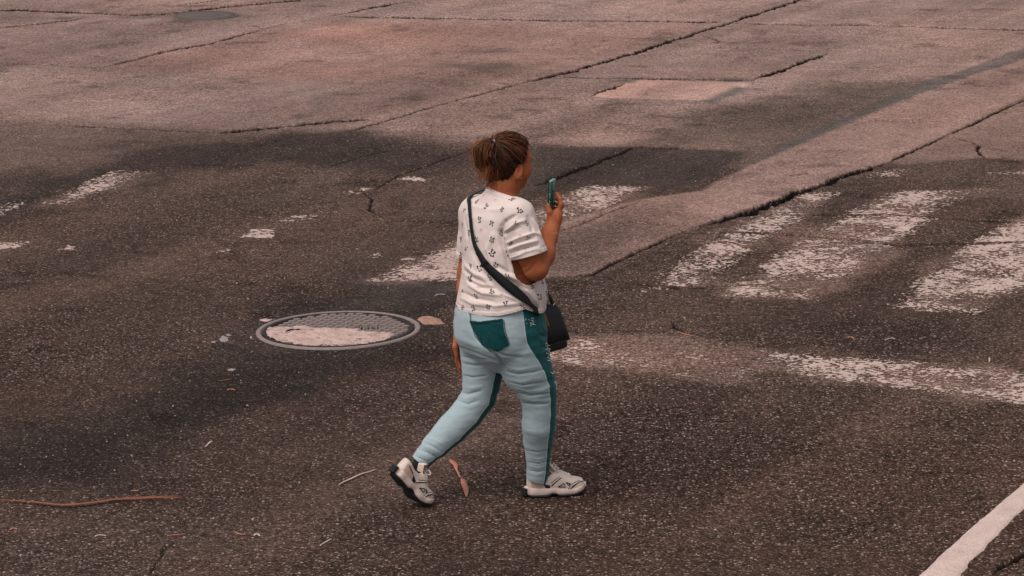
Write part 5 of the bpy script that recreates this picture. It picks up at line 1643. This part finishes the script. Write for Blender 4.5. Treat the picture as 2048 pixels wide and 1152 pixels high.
# ---------------- phone held in the right hand
def rbox(sx, sy, sz, bev, seg=3):
    bm = bmesh.new(); bmesh.ops.create_cube(bm, size=1); bmesh.ops.scale(bm, vec=(sx, sy, sz), verts=bm.verts)
    bmesh.ops.bevel(bm, geom=bm.edges[:], offset=bev, segments=seg, affect='EDGES', profile=.5)
    me = bpy.data.meshes.new("part"); bm.to_mesh(me); bm.free()
    me.polygons.foreach_set("use_smooth", np.ones(len(me.polygons), dtype=bool)); return me
phone = empty("phone", tuple(at(1103.5, 398, .036)))
tag(phone, "mobile phone in a glossy teal case held upright in the raised right hand", "phone")
phone.rotation_euler = (math.radians(-3), math.radians(1), math.radians(-13))
bpy.context.view_layer.update()
M_CASE = simple_mat("teal_case", (.003, .040, .039), .2, .3, 40, 0, spec=.8)
M_CASE2 = simple_mat("pale_teal_lug", (.06, .24, .21), .15, .1, 40, 0, spec=.8)
M_GLASS = simple_mat("dark_screen", (.01, .011, .013), .08, .05, 20, 0, spec=.6)
def padd(name, me, mat, loc, par=phone):
    o = link(name, me, mat); o.parent = par; o.location = loc; return o
padd("case", rbox(.018, .076, .160, .007), M_CASE, (0, 0, 0))
padd("screen", rbox(.002, .066, .146, .0009, 2), M_GLASS, (-.009, 0, 0))
padd("camera_bump", rbox(.006, .026, .030, .0028), M_CASE2, (.0085, -.018, .056))
for y, z in ((-.030, .077), (.030, .077), (.0, .0775)): padd("corner_bumper", rbox(.016, .014, .010, .0042), M_CASE2, (0, y, z))
padd("side_button", rbox(.005, .004, .020, .0018), M_CASE2, (0, -.0385, .018)); padd("side_button", rbox(.005, .004, .010, .0018), M_CASE2, (0, -.0385, -.008))

# ---------------- cross-body bag
M_BAG = simple_mat("black_bag_cloth", (.010, .010, .011), .6, .3, 40, .4, 160, spec=.35, dist=.004)
M_BAGT = simple_mat("tan_leather", (.22, .085, .045), .5, .25, 50, .3, 200)
M_MET = simple_mat("pale_metal", (.72, .62, .55), .25, .1, 40, 0, metallic=.9, spec=.6)
M_STRAPM = simple_mat("black_webbing", (.009, .010, .011), .75, .2, 200, .4, 500, spec=.2)
BC = at(1095, 655, .06)
bag = empty("shoulder_bag", tuple(BC)); tag(bag, "black crossbody bag with tan edges hanging at the front hip on a long strap", "bag")
bax = np.array([math.cos(math.radians(50)), math.sin(math.radians(50)), 0])     # width
n = 26; V, F = [], []
th_ax = np.array([math.sin(math.radians(50)), -math.cos(math.radians(50)), 0]); tilt = np.array([.20, 0, 0])
rows = [(.105, .042, .012), (.095, .058, .020), (.06, .068, .028), (.0, .078, .034), (-.06, .086, .037), (-.092, .088, .035), (-.102, .083, .028), (-.105, .07, .012)]
for z, w, t in rows:
    for k in range(n):
        a = 2 * math.pi * k / n; c, s = math.cos(a), math.sin(a)
        p = bax * w * math.copysign(abs(c) ** .5, c) + th_ax * t * math.copysign(abs(s) ** .6, s) + np.array([-.24 * z, 0, z])
        V.append(BC + p * .92)
for i in range(len(rows) - 1):
    for k in range(n): F.append((i * n + k, i * n + (k + 1) % n, (i + 1) * n + (k + 1) % n, (i + 1) * n + k))
F.append(tuple(range(n))[::-1]); F.append(tuple((len(rows) - 1) * n + k for k in range(n)))
link("bag_body", mesh_np("bag_body", V, [f[::-1] for f in F]), M_BAG, bag)
def bagp(w, t, z): return BC + (bax * w + th_ax * t + np.array([-.24 * z, 0, z])) * .92
# flap with piping, tan handles, rings
mb = MB()
FL = [[bagp(x * (.058 + .021 * (1 - (z - -.06) / .16)), .046 if z < .09 else .03, z) for x in np.linspace(-1, 1, 9)] for z in (.100, .07, .0, -.062)]
for r in FL:
    for p in r: mb.V.append(tuple(p))
for j in range(3):
    for i in range(8): mb.F.append((j * 9 + i, j * 9 + i + 1, (j + 1) * 9 + i + 1, (j + 1) * 9 + i))
fl = link("bag_flap", mb.mesh("bag_flap"), M_BAG, bag); sm_ = fl.modifiers.new("cloth", 'SOLIDIFY'); sm_.thickness = .004
mb = MB(); mb.tube(FL[3], .0028, 6); link("flap_piping", mb.mesh("flap_piping"), simple_mat("grey_piping", (.16, .13, .125), .5, .1, 40, 0), fl)
for pts in ([bagp(.066, .03, .055), bagp(.080, .02, .025), bagp(.092, .012, -.01), bagp(.090, .010, -.03)], [bagp(-.052, .035, .10), bagp(-.050, .045, .055), bagp(-.048, .048, .02)]):
    V, F = [], []
    pts = catmull(pts, 4)
    mb = MB(); mb.tube(pts, .0085, 8); link("tan_tab", mb.mesh("tan_tab"), M_BAGT, bag)
def ring_geo(c, r, ax1, ax2, t=.0018):
    return tube_geo([c + ax1 * r * math.cos(2 * math.pi * i / 14) + ax2 * r * math.sin(2 * math.pi * i / 14) for i in range(15)], t, 6)
STR = [(942, 396), (941, 410), (943, 435), (946, 462), (951, 487), (962, 510), (976, 532), (1000, 556), (1025, 579), (1050, 601), (1066, 616), (1073, 625)]
WID = [8, 8, 9, 9.5, 10, 13, 17, 18, 19, 19, 18, 15]
up_h = []
for (x, y), w in zip(STR, WID):
    h, nn = hit(sb2, x, y)
    if h is None: continue
    up_h.append((h + nn * .005, nn, w * PX * .5))
# over the left shoulder and down the front to the bag
top = up_h[0][0]
front = []
for k, (f, r, z) in enumerate([(.01, -.125, 1.36), (.09, -.11, 1.33), (.16, -.09, 1.25), (.21, -.05, 1.13), (.22, 0, 1.03), (.215, .06, .95), (.20, .11, .88)]):
    p = np.array([at(1000, 500, 0)[0], 0, 0]) + fB * f + rB * r + np.array([0, 0, z])
    h = sb2.find_nearest(Vector(p)); front.append((np.array(h[0]) + np.array(h[1]) * .006, np.array(h[1]), .012))
ring_a = bagp(-.075, .03, .10); ring_b = bagp(.075, .0, .10)
path = [(ring_b, th_ax, .009)] + front[::-1] + up_h + [(ring_a, th_ax, .010)]
P = catmull([p[0] for p in path], 5); Nn = catmull([p[1] for p in path], 5); Wd = catmull([np.array([p[2]]) for p in path], 5)
V, F = [], []
for i in range(len(P)):
    t = P[min(i + 1, len(P) - 1)] - P[max(i - 1, 0)]; t /= np.linalg.norm(t) + 1e-9
    n_ = Nn[i] / np.linalg.norm(Nn[i]); b_ = np.cross(t, n_); b_ /= np.linalg.norm(b_) + 1e-9; w = float(Wd[i][0])
    for s, q in ((-1, -.001), (0, .0006), (1, -.001)): V.append(P[i] + b_ * w * s + n_ * (q + .0012))
for i in range(len(P) - 1):
    for j in range(2): F.append((i * 3 + j, i * 3 + j + 1, (i + 1) * 3 + j + 1, (i + 1) * 3 + j))
sp_ = link("strap", mesh_np("strap", V, F), M_STRAPM, bag); q_ = sp_.modifiers.new("web", 'SOLIDIFY'); q_.thickness = .0028; q_.offset = 1
h, nn = hit(sb2, 973, 528)
if h is not None:
    mb = MB(); u, v = frame(nn); dgn = (at(985, 541, h[1]) - at(962, 513, h[1])); dgn /= np.linalg.norm(dgn); crs = np.cross(dgn, nn); crs /= np.linalg.norm(crs)
    Mx = np.stack([dgn, crs, nn], 1)
    mb.box(h + nn * .010, .016, .040, .006, Mx); link("strap_slider", mb.mesh("strap_slider", False), M_BAG, bag)
for c in (ring_a + np.array([0, -.004, .004]), ring_b):
    mb = MB(); mb.add(*ring_geo(c, .011, bax, np.array([0, 0, 1.0]), .0022)); link("ring", mb.mesh("ring"), M_MET, bag)
mb = MB()
for q in range(5):
    c = at(1071 + q * 3.4, 628 + (q % 3) * 3.5, -.035); mb.box(c, .006, .006, .011)
link("charms", mb.mesh("charms"), M_MET, bag)

# ================================================================ LITTER
M_STRAW = simple_mat("straw", (.50, .36, .29), .8, .2, 60, .2)
M_LEAF = simple_mat("dry_leaf", (.40, .155, .10), .75, .3, 60, .3, 150)
M_FROND = simple_mat("dry_frond", (.24, .085, .045), .75, .35, 40, .3, 150)
def blade(name, pts, widths, mat, label, cat, lift=.006, group=None, curl=.3):
    """a flat dry leaf or stalk with thickness, lying on the road"""
    P = [np.append(G(x, y), 0) for x, y in pts]
    c0 = P[len(P) // 2].copy()
    P = catmull(P, 5); W = np.interp(np.linspace(0, 1, len(P)), np.linspace(0, 1, len(widths)), widths)
    V, F = [], []
    for i, p in enumerate(P):
        t = P[min(i + 1, len(P) - 1)] - P[max(i - 1, 0)]; t /= np.linalg.norm(t) + 1e-9
        b = np.array([-t[1], t[0], 0]); z = float(zat(p[0], p[1])) + lift * (1 + .12 * math.sin(i * .9))
        for s, dz in ((-1, curl), (0, 0), (1, curl)): V.append((p[0] + b[0] * W[i] * s - c0[0], p[1] + b[1] * W[i] * s - c0[1], z + dz * W[i]))
        for s, dz in ((1, curl), (0, 0), (-1, curl)): V.append((p[0] + b[0] * W[i] * s - c0[0], p[1] + b[1] * W[i] * s - c0[1], z + dz * W[i] - .003))
    m = len(P)
    for i in range(m - 1):
        for k in range(6): F.append((i * 6 + k, (i + 1) * 6 + k, (i + 1) * 6 + (k + 1) % 6, i * 6 + (k + 1) % 6))
    F.append(tuple(range(6))); F.append(tuple((m - 1) * 6 + k for k in range(6))[::-1])
    o = link(name, mesh_np(name, V, F), mat); o.location = (c0[0], c0[1], 0)
    return tag(o, label, cat, group)
GD = "dry plant litter on the road"
blade("dry_frond", [(-60, 1004), (40, 1007), (95, 1013), (150, 1015), (200, 1008), (250, 1003), (320, 1001), (365, 999)], [.002, .005, .008, .011, .009, .006, .004, .002], M_FROND, "long orange-brown dry frond lying across the left border", "dry frond", .012, GD)
blade("dry_frond", [(215, 1003), (280, 998), (358, 996)], [.004, .006, .003], M_FROND, "thin brown stalk beside the right half of the long frond", "dry stalk", .008, GD)
blade("dry_stalk", [(678, 972), (700, 961), (725, 950), (752, 941)], [.002, .0045, .004, .002], M_STRAW, "thin pale straw stalk left of the lifted shoe", "straw", .008, GD)
blade("dry_leaf", [(899, 923), (906, 929), (911, 936), (914, 946), (920, 958)], [.004, .013, .010, .004, .003], M_LEAF, "curled reddish dry leaf on a twig between the two shoes, upper of two", "dry leaf", .010, GD)
blade("dry_leaf", [(925, 962), (928, 972), (932, 984), (933, 996)], [.008, .013, .012, .003], M_LEAF, "straight reddish dry leaf between the two shoes, lower of two", "dry leaf", .008, GD)
blade("twig", [(914, 944), (919, 953), (926, 963)], [.004, .004, .004], M_FROND, "short dark twig joining the two reddish leaves", "twig", .006, GD)
LIT = [([(775, 921), (783, 923), (792, 922)], .006, M_LEAF, "small orange chip of leaf just left of the lifted heel"),
       ([(870, 594), (880, 591), (890, 592)], .006, M_STRAW, "short white straw above the right part of the manhole, beside the shirt"),
       ([(1978, 716), (1979, 721), (1978, 726)], .008, M_STRAW, "small upright white scrap on the asphalt at the far right"),
       ([(640, 1094), (652, 1086), (664, 1080)], .006, M_STRAW, "short pale straw low in the picture left of the lifted shoe"),
       ([(20, 1063), (28, 1060), (34, 1062)], .010, M_LEAF, "orange leaf chip in the lower left corner"),
       ([(334, 1074), (352, 1072), (372, 1070)], .005, M_LEAF, "thin reddish stalk near the bottom left of the road"),
       ([(470, 1067), (480, 1070), (492, 1071)], .009, M_LEAF, "reddish leaf chip near the bottom, left of centre"),
       ([(508, 1073), (514, 1070), (520, 1074)], .012, M_STRAW, "pale leaf chip right beside a reddish one near the bottom"),
       ([(412, 892), (420, 884), (425, 882)], .008, M_STRAW, "pale wood chip on the dark belt at left"),
       ([(440, 762), (452, 760), (464, 758)], .006, M_FROND, "faint brown stalk below the grey mortar splats"),
       ([(455, 780), (462, 778), (470, 780)], .009, M_LEAF, "small orange leaf chip below the grey mortar splats"),
       ([(262, 983), (270, 982), (277, 983)], .008, M_LEAF, "orange leaf chip above the long dry frond"),
       ([(1696, 676), (1702, 674), (1708, 678)], .010, M_LEAF, "orange leaf chip above the stop line at right"),
       ([(1355, 664), (1368, 668), (1385, 672)], .008, M_LEAF, "orange brown leaf scrap at the end of a short crack at right of the bag"),
       ([(573, 33), (576, 32), (580, 34)], .022, M_LEAF, "small red scrap on the far pavement near the top"),
       ([(1770, 560 + 120), (1782, 676), (1790, 678)], .006, M_STRAW, "small pale chip above the stop line, farther right"),
       ([(190, 1075), (200, 1072), (212, 1074)], .008, M_STRAW, "pale chip low in the left corner area"),
       ([(1578, 352), (1600, 349), (1616, 347)], .007, M_FROND, "thin dark stick on the pale strip right of the phone")]
for pts, w, m_, lab in LIT: blade("litter_scrap", pts, [w * .3, w * .6, w * .25], m_, lab, "litter", .004, GD)
# loose chips of stone on the road, too many to count
srng = np.random.default_rng(17)
SVx, SFx = [], []
for i in range(900):
    py = srng.uniform(230, 1150); px = srng.uniform(-40, 2090); g = G(px, py)
    if np.hypot(*(g - MAN_C)) < .46: continue
    r = abs(srng.normal(.002, .0016)) + .0016
    z = float(zat(g[0], g[1])); o = len(SVx); a0 = srng.uniform(0, 6.28)
    for k in range(5): 
        a = a0 + 2 * math.pi * k / 5; q = r * srng.uniform(.7, 1.2); SVx.append((g[0] + q * math.cos(a), g[1] + q * math.sin(a), z - .001))
    for k in range(5):
        a = a0 + 2 * math.pi * k / 5; q = r * srng.uniform(.4, .7); SVx.append((g[0] + q * math.cos(a), g[1] + q * math.sin(a), z + r * srng.uniform(.5, .9)))
    for k in range(5): SFx.append((o + k, o + (k + 1) % 5, o + 5 + (k + 1) % 5, o + 5 + k))
    SFx.append(tuple(o + 5 + k for k in range(5)))
gv = link("stone_chips", mesh_np("stone_chips", SVx, SFx, False), simple_mat("stone_chip", (.36, .27, .235), .85, .5, 25, 0))
gv['kind'] = 'stuff'; gv['label'] = "loose pale stone chips scattered over the asphalt"
